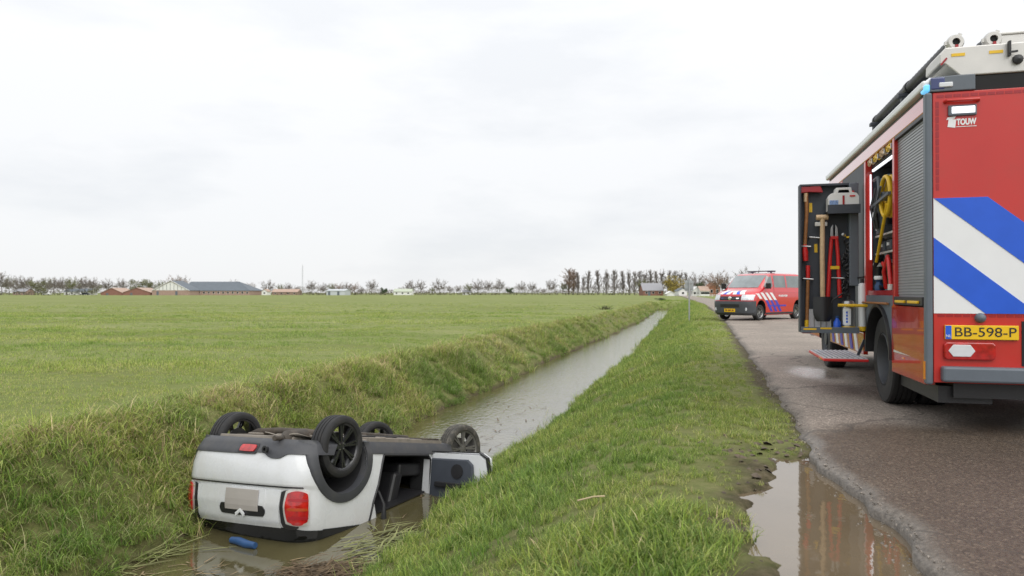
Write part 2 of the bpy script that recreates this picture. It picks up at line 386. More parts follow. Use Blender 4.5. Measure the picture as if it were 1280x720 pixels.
me = mesh_from_grid("ground", GX, GY, GZ)
u_, v_ = UU, VV; dl_ = bank_l(UU, VV)
thatch_a = sst(-0.6, -1.2, u_ - edge_r(v_) - 2.6) * sst(1.7, 1.1, dl_) * 0.9 * sst(112, 104, v_) + 0.55 * sst(-1.2, -0.6, u_) * sst(1.0, 0.5, GX - road_edge(GY) + 1) * sst(40, 10, v_)
pm = pudmask(GX, GY)
ga, gb = ab(GX, GY)
mud_n = fbm(GX * 2.1 + 3, GY * 2.1, 3)
mud_edge = sst(-0.28, -0.02, GX - road_edge(GY) + 0.16 * mud_n) * sst(1.0, 0.3, GX - road_edge(GY) - 4.4)
mud_pud = sst(-0.12, 0.22, ga + 0.30 * mud_n - 0.05) * sst(6.2, 5.2, gb + 0.8 * mud_n) * sst(0.6, 2.2, gb)
shore = sst(WATER_Z + 0.09, WATER_Z + 0.01, GZ) * sst(112, 108, v_)
mud_a = np.clip(np.maximum.reduce([pm, mud_edge * 0.9, mud_pud * 0.85, shore]), 0, 1)
attr(me, "thatch", 'FLOAT', 'POINT', thatch_a.astype(np.float32)); attr(me, "mud", 'FLOAT', 'POINT', mud_a.astype(np.float32))
me.materials.append(M_ground)
ground = bpy.data.objects.new("ground", me); C.objects.link(ground)
tag(ground, "flat green meadow and grassy ditch banks reaching the horizon", "ground", kind='structure')

# road: a sheet with a ragged edge
rows = np.concatenate([np.arange(-6, 14, 0.09), np.arange(14, 40, 0.5), np.arange(40, 500, 8), [520, 600, 700, 900]])
cols = np.concatenate([[0, 0.0, 0.006, 0.013, 0.021, 0.03, 0.042], np.linspace(0.06, 1, 30)])
RW = 4.3
le = road_edge(rows); ragged = (0.07 * fbm(rows * 2.2, rows * 0 + 5, 4) + 0.06 * vnoise(rows * 6, 3.3)) * (rows < 45)
RX = (le + ragged)[:, None] + cols[None, :] * RW / 0.96; RY = np.repeat(rows[:, None], len(cols), 1)
RZ = np.zeros_like(RX) + 0.012 * np.sin(np.clip(cols, 0, 1) * math.pi)[None, :] - 0.004
RZ[:, 0] = -0.12; RZ[:, -1] = -0.06; RZ[:, 1] = -0.034; RZ[:, 2] = -0.022; RZ[:, 3] = -0.012; RZ[:, :7] += (0.010 * fbm(RX * 14, RY * 14, 2))[:, :7]
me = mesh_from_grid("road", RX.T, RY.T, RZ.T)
M_road, n, l, b = nm("worn_chip_asphalt")
tc = n.new("ShaderNodeTexCoord")
ra, rb = ab(RX.T, RY.T)
wet = sst(0.5, -0.25, rb - (6.55 + 0.47 * np.clip(ra - 0.8, 0, 3)) + 0.35 * fbm(RX.T * 1.3, RY.T * 1.3, 3))
# a damp patch in the near lane and a wet streak with the engine's contact shade painted in
spot = sst(0.55, 0.25, np.hypot((ra - 1.55) * 1.0, (rb - 11.3) * 0.42) + 0.1 * fbm(RX.T * 2, RY.T * 2, 2))
wet_shade = sst(0.5, 0.0, np.abs(rb - 8.75 - 0.25 * (ra - 1.8)) + 0.25 * fbm(RX.T * 1.1, RY.T * 1.1, 3)) * sst(1.5, 2.1, ra)
attr(me, "wet", 'FLOAT', 'POINT', np.clip(wet + wet_shade + 0.22 * (np.exp(-((ra - 2.0) / 0.30) ** 2) + np.exp(-((ra - 3.7) / 0.30) ** 2)) * (0.7 + 1.2 * fbm(ra * 2, rb * 0.35, 2)), 0, 1).astype(np.float32))  # wet also carries the shade painted under the fire engine
edge_d = sst(0.16, 0.0, (RX - (le + ragged)[:, None]).T + 0.12 * fbm(RX.T * 3, RY.T * 3, 3)) * (RY.T < 60)
attr(me, "edge", 'FLOAT', 'POINT', edge_d.astype(np.float32))
attr(me, "pool", 'FLOAT', 'POINT', np.clip(spot, 0, 1).astype(np.float32))
vo = n.new("ShaderNodeTexVoronoi"); vo.inputs['Scale'].default_value = 75; l.new(tc.outputs['Object'], vo.inputs[0])
chips = ramp(vo.outputs['Color'], [(0.06, (0.15, 0.130, 0.112)), (0.40, (0.235, 0.205, 0.178)), (0.72, (0.305, 0.268, 0.232)), (0.96, (0.52, 0.465, 0.40))])
large = ramp(noise(0.7, 6, 0.6), [(0.3, (0.80, 0.78, 0.76)), (0.7, (1.08, 1.05, 1.02))])
mu = n.new("ShaderNodeMix"); mu.data_type = 'RGBA'; mu.blend_type = 'MULTIPLY'; mu.inputs[0].default_value = 1; l.new(chips, mu.inputs[6]); l.new(large, mu.inputs[7])
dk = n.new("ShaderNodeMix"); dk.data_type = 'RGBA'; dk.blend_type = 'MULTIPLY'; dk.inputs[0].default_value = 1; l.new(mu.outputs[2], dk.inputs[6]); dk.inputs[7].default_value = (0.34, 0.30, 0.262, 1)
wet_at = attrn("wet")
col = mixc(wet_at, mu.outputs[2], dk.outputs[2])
grit = ramp(noise(30, 6, 0.7), [(0.36, (0.085, 0.074, 0.063)), (0.64, (0.20, 0.175, 0.148))])
col = mixc(attrn("edge"), col, grit)
wv = n.new("ShaderNodeTexNoise"); wv.inputs['Scale'].default_value = 1.6; wv.inputs['Detail'].default_value = 5; l.new(tc.outputs['Object'], wv.inputs[0])
wa = n.new("ShaderNodeVectorMath"); wa.operation = 'MULTIPLY_ADD'; l.new(wv.outputs['Color'], wa.inputs[0]); wa.inputs[1].default_value = (0.9, 0.9, 0); l.new(tc.outputs['Object'], wa.inputs[2])
vc = n.new("ShaderNodeTexVoronoi"); vc.feature = 'DISTANCE_TO_EDGE'; vc.inputs['Scale'].default_value = 0.38; l.new(wa.outputs[0], vc.inputs[0])
ck = n.new("ShaderNodeMapRange"); ck.inputs[1].default_value = 0.002; ck.inputs[2].default_value = 0.007; ck.inputs[3].default_value = 0.5; ck.inputs[4].default_value = 0.0; l.new(vc.outputs['Distance'], ck.inputs[0])
col = mixc(ck.outputs[0], col, (0.05, 0.044, 0.038))
l.new(col, b.inputs['Base Color'])
mr = n.new("ShaderNodeMapRange"); mr.inputs[3].default_value = 0.85; mr.inputs[4].default_value = 0.48; l.new(wet_at, mr.inputs[0])
mp_ = n.new('ShaderNodeMapRange'); mp_.inputs[4].default_value = 0.16; l.new(attrn('pool'), mp_.inputs[0]); l.new(mr.outputs[0], mp_.inputs[3]); l.new(mp_.outputs[0], b.inputs['Roughness'])
b.inputs['Specular IOR Level'].default_value = 0.35
bp = n.new("ShaderNodeBump"); bp.inputs['Strength'].default_value = 0.6; bp.inputs['Distance'].default_value = 0.004; l.new(vo.outputs['Distance'], bp.inputs['Height']); l.new(bp.outputs[0], b.inputs['Normal'])
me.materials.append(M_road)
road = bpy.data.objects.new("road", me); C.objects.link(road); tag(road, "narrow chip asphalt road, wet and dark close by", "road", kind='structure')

# water
def water_mat(name, deep, ripple, rscale, ior=1.45, film=None):
    global n, l
    m, n, l, b = nm(name)
    tc_ = n.new("ShaderNodeTexCoord")
    mp = n.new("ShaderNodeMapping"); mp.inputs['Scale'].default_value = (1, 0.6, 1); l.new(tc_.outputs['Object'], mp.inputs[0])
    x = n.new("ShaderNodeTexNoise"); x.inputs['Scale'].default_value = rscale; x.inputs['Detail'].default_value = 4; l.new(mp.outputs[0], x.inputs[0])
    y = n.new("ShaderNodeTexNoise"); y.inputs['Scale'].default_value = 0.9; y.inputs['Detail'].default_value = 5; l.new(tc_.outputs['Object'], y.inputs[0])
    cc = ramp(y.outputs[0], [(0.3, tuple(c * 0.8 for c in deep)), (0.7, tuple(c * 1.2 for c in deep))])
    l.new(cc, b.inputs['Base Color'])
    b.inputs['Roughness'].default_value = 0.03; b.inputs['IOR'].default_value = ior; b.inputs['Specular IOR Level'].default_value = 0.5
    bp = n.new("ShaderNodeBump"); bp.inputs['Strength'].default_value = ripple; bp.inputs['Distance'].default_value = 0.02
    l.new(x.outputs[0], bp.inputs['Height']); l.new(bp.outputs[0], b.inputs['Normal'])
    return m
M_ditch = water_mat("murky_ditch_water", (0.090, 0.079, 0.038), 0.30, 13.0, 2.35)
# the wind ruffles the open stretch; it lies calm beside the car
sx_ = n.new("ShaderNodeSeparateXYZ"); tcw = n.new("ShaderNodeTexCoord"); l.new(tcw.outputs['Object'], sx_.inputs[0])
mw = n.new("ShaderNodeMapRange"); mw.inputs[1].default_value = 8.5; mw.inputs[2].default_value = 15.0; mw.inputs[3].default_value = 0.10; mw.inputs[4].default_value = 0.70; l.new(sx_.outputs[1], mw.inputs[0])
bn = [x for x in n if x.bl_idname == "ShaderNodeBump"][0]; l.new(mw.outputs[0], bn.inputs['Strength']); bn.inputs['Distance'].default_value = 0.018
M_pud = water_mat("muddy_puddle_water", (0.135, 0.102, 0.064), 0.04, 9.0, 1.95)
def uvpt(u, v, z): return (u * CD + v * SD, -u * SD + v * CD, z)
mb = MB(); mb.grid([[uvpt(u, v, WATER_Z) for v in (-60, 0, 10, 20, 40, 80, 116)] for u in (-5.9, -4, -0.9)])
tag(mb.build("ditch_water", M_ditch, smooth=30), "murky water lying in the ditch and mirroring the sky", "water", kind='structure')
mb = MB()
def abpt(a, b_, z): return (a * CR_ + b_ * SR, -a * SR + b_ * CR_, z)
mb.grid([[abpt(a, b_, -0.076) for b_ in (0.9, 3, 5, 6.6)] for a in (0.12, 0.4, 1.0)])
tag(mb.build("puddle", M_pud, smooth=30), "long muddy puddle between the grass verge and the asphalt", "puddle", kind='structure')

# ------------------------------------------------------------------ grass as scattered tufts
def blade_mat(name, trans=0.25):
    m, n, l, b = nm(name)
    a = n.new("ShaderNodeAttribute"); a.attribute_name = "bcol"
    t = n.new("ShaderNodeAttribute"); t.attribute_name = "tint"; t.attribute_type = 'INSTANCER'
    cr = n.new("ShaderNodeValToRGB"); e = cr.color_ramp.elements
    e[0].position = 0.0; e[0].color = (0.90, 1.15, 0.85, 1); e[1].position = 1.0; e[1].color = (2.2, 1.85, 2.3, 1)
    k = e.new(0.35); k.color = (1.42, 1.48, 1.35, 1); k = e.new(0.6); k.color = (1.80, 1.66, 1.62, 1)
    l.new(t.outputs['Fac'], cr.inputs[0])
    mu = n.new("ShaderNodeMix"); mu.data_type = 'RGBA'; mu.blend_type = 'MULTIPLY'; mu.inputs[0].default_value = 1
    l.new(a.outputs['Color'], mu.inputs[6]); l.new(cr.outputs[0], mu.inputs[7])
    l.new(mu.outputs[2], b.inputs['Base Color']); b.inputs['Roughness'].default_value = 0.55; b.inputs['Specular IOR Level'].default_value = 0.25
    tr = n.new("ShaderNodeBsdfTranslucent"); l.new(mu.outputs[2], tr.inputs[0])
    ms = n.new("ShaderNodeMixShader"); ms.inputs[0].default_value = trans
    out = n["Material Output"]; l.new(b.outputs[0], ms.inputs[1]); l.new(tr.outputs[0], ms.inputs[2]); l.new(ms.outputs[0], out.inputs[0])
    return m
M_blade = blade_mat("grass_blade", 0.42)
GREENS = [(0.180, 0.248, 0.048), (0.225, 0.285, 0.066), (0.085, 0.135, 0.030), (0.300, 0.335, 0.120), (0.130, 0.190, 0.050)]
STRAW = [(0.34, 0.30, 0.18), (0.29, 0.25, 0.14), (0.20, 0.155, 0.09)]
def tuft(name, seed, nb, rad, hmin, hmax, width, droop, straw=0.08, lean=0.35, seg=3, comb=0.0):
    g = np.random.default_rng(seed); V = []; F = []; COL = []
    for k in range(nb):
        r = rad * math.sqrt(g.random()); a = g.random() * 6.283; x, y = r * math.cos(a), r * math.sin(a)
        h = hmin + (hmax - hmin) * g.random() ** 1.3; az = g.random() * 6.283
        ln = lean * (0.3 + g.random()) ; dr = droop * (0.4 + 1.1 * g.random())
        w = width * (0.6 + 0.8 * g.random()); face = az + 1.57 + g.normal() * 0.5
        sx, sy = math.cos(face), math.sin(face)
        col = STRAW[g.integers(3)] if g.random() < straw else GREENS[g.integers(5)]
        j = 0.6 + 0.75 * g.random(); o = len(V)
        px, py, pz = x, y, -0.02; ang = ln
        for s in range(seg + 1):
            t = s / seg; ww = w * (1 - t) ** 0.7 if s < seg else 0
            if s < seg:
                V += [(px - sx * ww / 2, py - sy * ww / 2, pz), (px + sx * ww / 2, py + sy * ww / 2, pz)]
            else: V.append((px, py, pz))
            st = h / seg
            px += math.sin(ang) * math.cos(az) * st + comb * t * st; py += math.sin(ang) * math.sin(az) * st; pz += math.cos(ang) * st
            ang = min(ang + dr / seg * (1 + t), 2.4)
        for s in range(seg - 1):
            F.append((o + 2 * s, o + 2 * s + 1, o + 2 * s + 3, o + 2 * s + 2))
        F.append((o + 2 * seg - 2, o + 2 * seg - 1, o + 2 * seg))
        COL += [tuple(c * j for c in col) + (1,)] * (2 * seg + 1)
    me = bpy.data.meshes.new(name); me.from_pydata(V, [], F); me.materials.append(M_blade)
    attr(me, "bcol", 'FLOAT_COLOR', 'POINT', np.array(COL, np.float32), 'color')
    return bpy.data.objects.new(name, me)
def coll(name, objs):
    c = bpy.data.collections.new(name)
    for o in objs: c.objects.link(o)
    return c
def scatter(name, label, cat, c, X, Y, scl, tint, lean=None, Z=None, g=None):
    g = g or np.random.default_rng(len(X) + 5)
    k = len(X); Z = terrain_z(X, Y) if Z is None else Z
    me = bpy.data.meshes.new(name); me.vertices.add(k); me.vertices.foreach_set('co', np.stack([X, Y, Z], -1).astype(np.float32).ravel())
    rot = np.stack([g.normal(0, 0.12, k), g.normal(0, 0.12, k), g.random(k) * 6.283], -1)
    if lean is not None: rot[:, 0] = 0; rot[:, 1] = lean; rot[:, 2] = g.normal(0, 0.5, k)
    attr(me, "rot", 'FLOAT_VECTOR', 'POINT', rot.astype(np.float32), 'vector')
    attr(me, "scl", 'FLOAT', 'POINT', np.asarray(scl, np.float32)); attr(me, "tint", 'FLOAT', 'POINT', np.clip(tint, 0, 1).astype(np.float32))
    attr(me, "idx", 'INT', 'POINT', g.integers(0, 1000, k).astype(np.int32))
    o = bpy.data.objects.new(name, me); C.objects.link(o); tag(o, label, cat, kind='stuff')
    ng = bpy.data.node_groups.new(name + "_scatter", 'GeometryNodeTree')
    ng.interface.new_socket("Geometry", in_out='INPUT', socket_type='NodeSocketGeometry'); ng.interface.new_socket("Geometry", in_out='OUTPUT', socket_type='NodeSocketGeometry')
    N = ng.nodes; L = ng.links
    gi = N.new("NodeGroupInput"); go = N.new("NodeGroupOutput"); ci = N.new("GeometryNodeCollectionInfo"); ci.inputs['Collection'].default_value = c
    ci.inputs['Separate Children'].default_value = True; ci.inputs['Reset Children'].default_value = True
    ip = N.new("GeometryNodeInstanceOnPoints"); ip.inputs['Pick Instance'].default_value = True
    def na(nm_, t):
        x = N.new("GeometryNodeInputNamedAttribute"); x.data_type = t; x.inputs[0].default_value = nm_; return x.outputs[0]
    e2r = N.new("FunctionNodeEulerToRotation"); L.new(na("rot", 'FLOAT_VECTOR'), e2r.inputs[0])
    L.new(gi.outputs[0], ip.inputs['Points']); L.new(ci.outputs[0], ip.inputs['Instance']); L.new(na("idx", 'INT'), ip.inputs['Instance Index'])
    L.new(e2r.outputs[0], ip.inputs['Rotation']); L.new(na("scl", 'FLOAT'), ip.inputs['Scale']); L.new(ip.outputs[0], go.inputs[0])
    md = o.modifiers.new("scatter", 'NODES'); md.node_group = ng
    return o
def sample(u0, u1, v0, v1, dens):
    k = int((u1 - u0) * (v1 - v0) * dens); g = np.random.default_rng(int(abs(u0 * 31 + v0 * 77) * 10) + k)
    u = u0 + (u1 - u0) * g.random(k); v = v0 + (v1 - v0) * g.random(k)
    return u * CD + v * SD, -u * SD + v * CD
def inview(X, Y, m=1.2):
    return (Y > 1.2) & (np.abs(X) < Y * 0.7112 * 1.05 + m)

verge_c = coll("verge_tufts", [tuft("tuft_v%d" % i, 10 + i, 46, 0.085, 0.05, 0.14, 0.0068, 1.1, 0.06) for i in range(6)] + [tuft("tuft_w%d" % i, 40 + i, 34, 0.07, 0.09, 0.17, 0.0074, 1.5, 0.04) for i in range(3)])
bank_c = coll("bank_tufts", [tuft("tuft_b%d" % i, 60 + i, 50, 0.13, 0.14, 0.36, 0.0085, 1.9, 0.22, 0.5, 4, comb=0.25) for i in range(7)])
field_c = coll("field_tufts", [tuft("tuft_f%d" % i, 90 + i, 60, 0.20, 0.03, 0.085, 0.006, 1.0, 0.10, 0.45, 2) for i in range(6)])
reed_c = coll("reed_tufts", [tuft("tuft_r%d" % i, 120 + i, 20, 0.10, 0.16, 0.42, 0.007, 1.1, 0.18, 0.25, 4) for i in range(5)])
def cat_(*l): return np.concatenate(l)

# verge between ditch and road
Xs, Ys, Ss = [], [], []
for v0, v1, d, s in ((1.6, 6, 190, 1.0), (6, 12, 120, 1.1), (12, 24, 55, 1.35), (24, 50, 20, 1.7), (50, 120, 5, 2.4)):
    X, Y = sample(-2.75, 3.2 if v1 > 12 else 1.3, v0, v1, d); Xs.append(X); Ys.append(Y); Ss.append(np.full(len(X), s))
X, Y, S = cat_(*Xs), cat_(*Ys), cat_(*Ss)
g = np.random.default_rng(1)
dr = X - road_edge(Y); Z = terrain_z(X, Y)
a_, b_ = ab(X, Y)
mudn = fbm(X * 2.1 + 3, Y * 2.1, 3)
bare = sst(-0.12, 0.22, a_ + 0.30 * mudn - 0.05) * sst(6.2, 5.2, b_ + 0.8 * mudn)
bare = np.maximum(bare, sst(-0.30, -0.02, dr + 0.16 * mudn))
keep = inview(X, Y) & (dr < -0.02) & (Z > WATER_Z + 0.02) & (g.random(len(X)) > 0.97 * bare) & (pudmask(X, Y) < 0.35) & (g.random(len(X)) < 0.6 + 1.3 * (fbm(X * 1.9, Y * 1.9, 3) + 0.35))
X, Y, S, dr, Z, bare, b_ = X[keep], Y[keep], S[keep], dr[keep], Z[keep], bare[keep], b_[keep]
patch_n = fbm(X * 0.9 + 8, Y * 0.9, 3)
hl = 0.66 + 1.0 * np.clip(patch_n + 0.12, 0, 0.8) - 0.35 * bare - 0.42 * sst(-1.6, -0.1, dr)
hl = hl + 0.25 * sst(-1.0, -1.6, uv(X, Y)[0])
tint = 0.42 + 0.55 * fbm(X * 1.3 + 31, Y * 1.3, 3) + 0.16 * bare + 0.24 * sst(-1.6, -0.2, dr) + g.normal(0, 0.07, len(X))
scatter("verge_grass", "fresh green grass on the verge between ditch and road", "grass", verge_c, X, Y, S * np.clip(hl, 0.3, 1.6) * g.uniform(0.75, 1.2, len(X)), tint)

# far bank of the ditch: long drooping grass mixed with straw
Xs, Ys, Ss = [], [], []
for v0, v1, d, s in ((2.5, 9, 130, 0.95), (9, 18, 85, 1.05), (18, 40, 32, 1.2), (40, 112, 8, 1.4)):
    X, Y = sample(-6.9, -2.6, v0, v1, d); Xs.append(X); Ys.append(Y); Ss.append(np.full(len(X), s))
X, Y, S = cat_(*Xs), cat_(*Ys), cat_(*Ss)
g = np.random.default_rng(2); Z = terrain_z(X, Y); u, v = uv(X, Y)
hn = fbm(X * 1.1, Y * 1.1, 3)
crest = bank_l(u, v)
keep = inview(X, Y) & (Z > WATER_Z - 0.02) & (crest > -0.05) & (g.random(len(X)) < sst(1.55, 1.15, crest + 0.35 * hn)) & (g.random(len(X)) < 0.62 + 1.2 * (fbm(X * 2.3, Y * 2.3, 2) + 0.25))
X, Y, S, Z, u, v, hn, crest = [q[keep] for q in (X, Y, S, Z, u, v, hn, crest)]
tint = 0.33 + 0.50 * fbm(X * 0.8 + 3, Y * 0.8 + 60, 3) + 0.30 * np.exp(-((crest - 1.1) / 0.22) ** 2) - 0.14 * sst(0.45, 0.1, crest) + 0.42 * sst(0.16, 0.38, fbm(X * 1.1 + 70, Y * 1.1, 3))
scatter("bank_grass", "long drooping grass mixed with straw on the far ditch bank", "grass", bank_c, X, Y, S * np.clip(0.85 + 0.6 * hn, 0.45, 1.4) * g.uniform(0.75, 1.2, len(X)), tint)

# meadow
Xs, Ys, Ss = [], [], []
for y0, y1, d, s in ((5, 14, 42, 1.0), (14, 26, 20, 1.15), (26, 48, 6, 1.5), (48, 110, 1.0, 1.9)):
    xa, xb = -0.76 * y1, (y1 * SD - 3.6 * 1) / CD * 1.0
    k = int((xb - xa) * (y1 - y0) * d); g = np.random.default_rng(int(y0))
    X = xa + (xb - xa) * g.random(k); Y = y0 + (y1 - y0) * g.random(k)
    Xs.append(X); Ys.append(Y); Ss.append(np.full(k, s))
X, Y, S = cat_(*Xs), cat_(*Ys), cat_(*Ss); g = np.random.default_rng(3)
u, v = uv(X, Y); crest = bank_l(u, v)
keep = inview(X, Y) & (crest > 1.0) & (np.abs(X) < 0.7112 * Y * 1.02 + 1) & (g.random(len(X)) < 0.68 + 0.9 * (fbm(X * 0.7, Y * 0.7, 3) + 0.2))
keep &= g.random(len(X)) < sst(112, 45, Y)
X, Y, S = X[keep], Y[keep], S[keep]
tint = 0.48 + 0.50 * fbm(X * 0.16 + 3, Y * 0.55 + 9, 4) + 0.25 * fbm(X * 1.2, Y * 1.6, 2) + g.normal(0, 0.05, len(X))
scatter("meadow_grass", "short grazed grass of the wide meadow", "grass", field_c, X, Y, S * np.clip(0.95 + 0.9 * fbm(X * 0.45, Y * 0.45, 3), 0.5, 1.6), tint)

# sparse reeds along the water's edge and the blades bent over into the water
Xs, Ys = [], []
for v0, v1, d in ((3, 14, 5), (14, 40, 1.6), (40, 100, 0.4)):
    X, Y = sample(-0.35, 0.25, v0, v1, d * 2); u, v = uv(X, Y); u = u + edge_r(v); Xs.append(u * CD + v * SD); Ys.append(-u * SD + v * CD)
for v0, v1, d in ((3.5, 9, 9), (9, 22, 3.0)):
    X, Y = sample(-0.3, 0.25, v0, v1, d); u, v = uv(X, Y); u = u + edge_l(v); Xs.append(u * CD + v * SD); Ys.append(-u * SD + v * CD)
X, Y = cat_(*Xs), cat_(*Ys); g = np.random.default_rng(4); keep = inview(X, Y) & (g.random(len(X)) < 0.5 + 1.4 * fbm(X, Y, 2))
X, Y = X[keep], Y[keep]
scatter("waterside_reeds", "sparse upright reeds and sedge standing at the water's edge", "reeds", reed_c, X, Y, g.uniform(0.5, 1.0, len(X)), g.uniform(0.2, 0.6, len(X)), Z=np.maximum(terrain_z(X, Y), WATER_Z - 0.05))

# loose chippings broken off along the road's edge
g = np.random.default_rng(12); V, F = [], []
for k in range(900):
    b0 = 2.6 + 9 * g.random() ** 1.5; a0 = 0.0; X0 = 0; Y0 = b0
    X0 = float(road_edge(Y0)) + 0.02 + g.normal() * 0.07 - 0.02; r_ = 0.004 + 0.009 * g.random() ** 2; z0 = max(float(terrain_z(X0, Y0)), -0.078) if X0 < road_edge(Y0) - 0.02 else -0.012
    o_ = len(V); P = [Vector(q) * r_ for q in ((1, 0, 0), (-0.8, 0.3, 0), (0, 0.9, 0), (0.1, -1, 0), (0, 0.1, 0.8), (0, 0, -0.6))]; M_ = Euler((g.random() * 6, g.random() * 6, g.random() * 6)).to_matrix()
    V += [tuple(M_ @ q + Vector((X0, Y0, z0))) for q in P]
    F += [tuple(i + o_ for i in f_) for f_ in ((0, 2, 4), (2, 1, 4), (1, 3, 4), (3, 0, 4), (2, 0, 5), (1, 2, 5), (3, 1, 5), (0, 3, 5))]
me = bpy.data.meshes.new("road_chippings"); me.from_pydata(V, [], F); me.materials.append(pmat("loose_chipping", (0.21, 0.185, 0.16), 0.8, var=0.6, scale=30))
o = bpy.data.objects.new("road_chippings", me); C.objects.link(o); tag(o, "loose stone chippings along the broken edge of the asphalt", "gravel", kind='stuff')

# clods of churned mud round the puddle
g = np.random.default_rng(13); V, F = [], []
cand = 0
while cand < 520:
    a0 = -0.35 + 1.25 * g.random(); b0 = 2.6 + 3.9 * g.random(); X0 = a0 * CR_ + b0 * SR; Y0 = -a0 * SR + b0 * CR_; cand += 1
    pm_ = float(pudmask(X0, Y0)); nz = float(fbm(X0 * 2.1 + 3, Y0 * 2.1, 3)); md_ = float(sst(-0.12, 0.22, a0 + 0.30 * nz - 0.05))
    if g.random() > md_ * (1.0 if pm_ < 0.75 else 0.05) or X0 > float(road_edge(Y0)) - 0.02: continue
    r_ = 0.008 + 0.024 * g.random() ** 3; z0 = float(terrain_z(X0, Y0)) + 0.2 * r_
    o_ = len(V); M_ = Euler((0.4 * g.normal(), 0.4 * g.normal(), g.random() * 6)).to_matrix()
    P = [Vector((math.cos(t) * (0.7 + 0.6 * g.random()), math.sin(t) * (0.7 + 0.6 * g.random()), -0.2)) * r_ * 1.3 for t in np.linspace(0, 6.283, 8)[:-1]] + [Vector((0.2 * g.normal(), 0.2 * g.normal(), 0.6)) * r_]
    V += [tuple(M_ @ q + Vector((X0, Y0, z0))) for q in P]; F += [(o_ + i, o_ + (i + 1) % 7, o_ + 7) for i in range(7)]
me = bpy.data.meshes.new("mud_clods"); me.from_pydata(V, [], F); me.materials.append(pmat("churned_mud", (0.088, 0.067, 0.045), 0.8, var=0.5, scale=20)); me.polygons.foreach_set('use_smooth', [True] * len(F))
o = bpy.data.objects.new("mud_clods", me); C.objects.link(o); tag(o, "churned clods of dark mud round the puddle's grassy side", "mud", kind='stuff')

# ------------------------------------------------------------------ wheels
def make_tyre(mb, rad, rim_r, w, n=48, grooves=3, mi=0, M=None):
    hw = w / 2
    prof = [(rim_r, -hw * 0.82), (rim_r + 0.012, -hw * 0.95), (rim_r + (rad - rim_r) * 0.45, -hw), (rad - 0.022, -hw * 0.94), (rad - 0.006, -hw * 0.82)]
    if grooves:
        gs = [(-hw * 0.82) + (2 * hw * 0.82) * (k + 1) / (grooves + 1) for k in range(grooves)]
        for gx in gs: prof += [(rad, gx - 0.007), (rad - 0.009, gx - 0.005), (rad - 0.009, gx + 0.005), (rad, gx + 0.007)]
    prof += [(rad - 0.006, hw * 0.82), (rad - 0.022, hw * 0.94), (rim_r + (rad - rim_r) * 0.45, hw), (rim_r + 0.012, hw * 0.95), (rim_r, hw * 0.82)]
    mb.lathe(prof, n, mi, M, closed=True)
def axis_y(loc, out=1, spin=0.0, steer=0.0):
    # local +Z of the lathe becomes the outward side along +-Y
    return Matrix.Translation(Vector(loc)) @ Matrix.Rotation(steer, 4, 'Z') @ Matrix.Rotation(-math.pi / 2 * out, 4, 'X') @ Matrix.Rotation(spin, 4, 'Z')
def car_wheel(parent, loc, out, rad, rim_r, w, m_t, m_r, spokes=8, spin=0.2, steer=0.0, twin=True, name="wheel"):
    wheel = bpy.data.objects.new(name, None); C.objects.link(wheel); wheel.parent = parent
    wheel.matrix_local = axis_y(loc, out, spin, steer)
    t = MB(); make_tyre(t, rad, rim_r, w); t.build("tyre", m_t, wheel, smooth=35)
    r = MB(); hw = w / 2
    r.lathe([(rim_r, -hw * 0.85), (rim_r - 0.012, -hw * 0.8), (rim_r - 0.02, hw * 0.45), (rim_r - 0.014, hw * 0.72), (rim_r, hw * 0.84), (rim_r + 0.004, hw * 0.84), (rim_r + 0.004, -hw * 0.85)], 48, closed=True)
    r.lathe([(0.0, hw * 0.62), (0.035, hw * 0.62), (0.058, hw * 0.52), (0.062, hw * 0.2), (0.0, hw * 0.2)], 24)
    for k in range(spokes):
        a = 2 * math.pi * k / spokes
        for da in ((-0.085, 0.085) if twin else (0,)):
            p0 = Vector((math.cos(a + da * 0.3) * 0.045, math.sin(a + da * 0.3) * 0.045, hw * 0.48)); p1 = Vector((math.cos(a + da) * (rim_r - 0.012), math.sin(a + da) * (rim_r - 0.012), hw * 0.66))
            r.bar(p0, p1, 0.020, 0.028)
    r.lathe([(0.0, -hw * 0.3), (rim_r * 0.62, -hw * 0.3), (rim_r * 0.62, -hw * 0.2), (0, -hw * 0.2)], 24)
    r.build("rim", m_r, wheel, smooth=35)
    c = MB()
    for k in range(4):
        a = 2 * math.pi * (k + 0.5) / 4; c.cyl((0.04 * math.cos(a), 0.04 * math.sin(a), hw * 0.5), (0.04 * math.cos(a), 0.04 * math.sin(a), hw * 0.66), 0.007, n=8)
    tag(c.build("wheel_bolts", M_steel, wheel), kind="stuff")
    return wheel

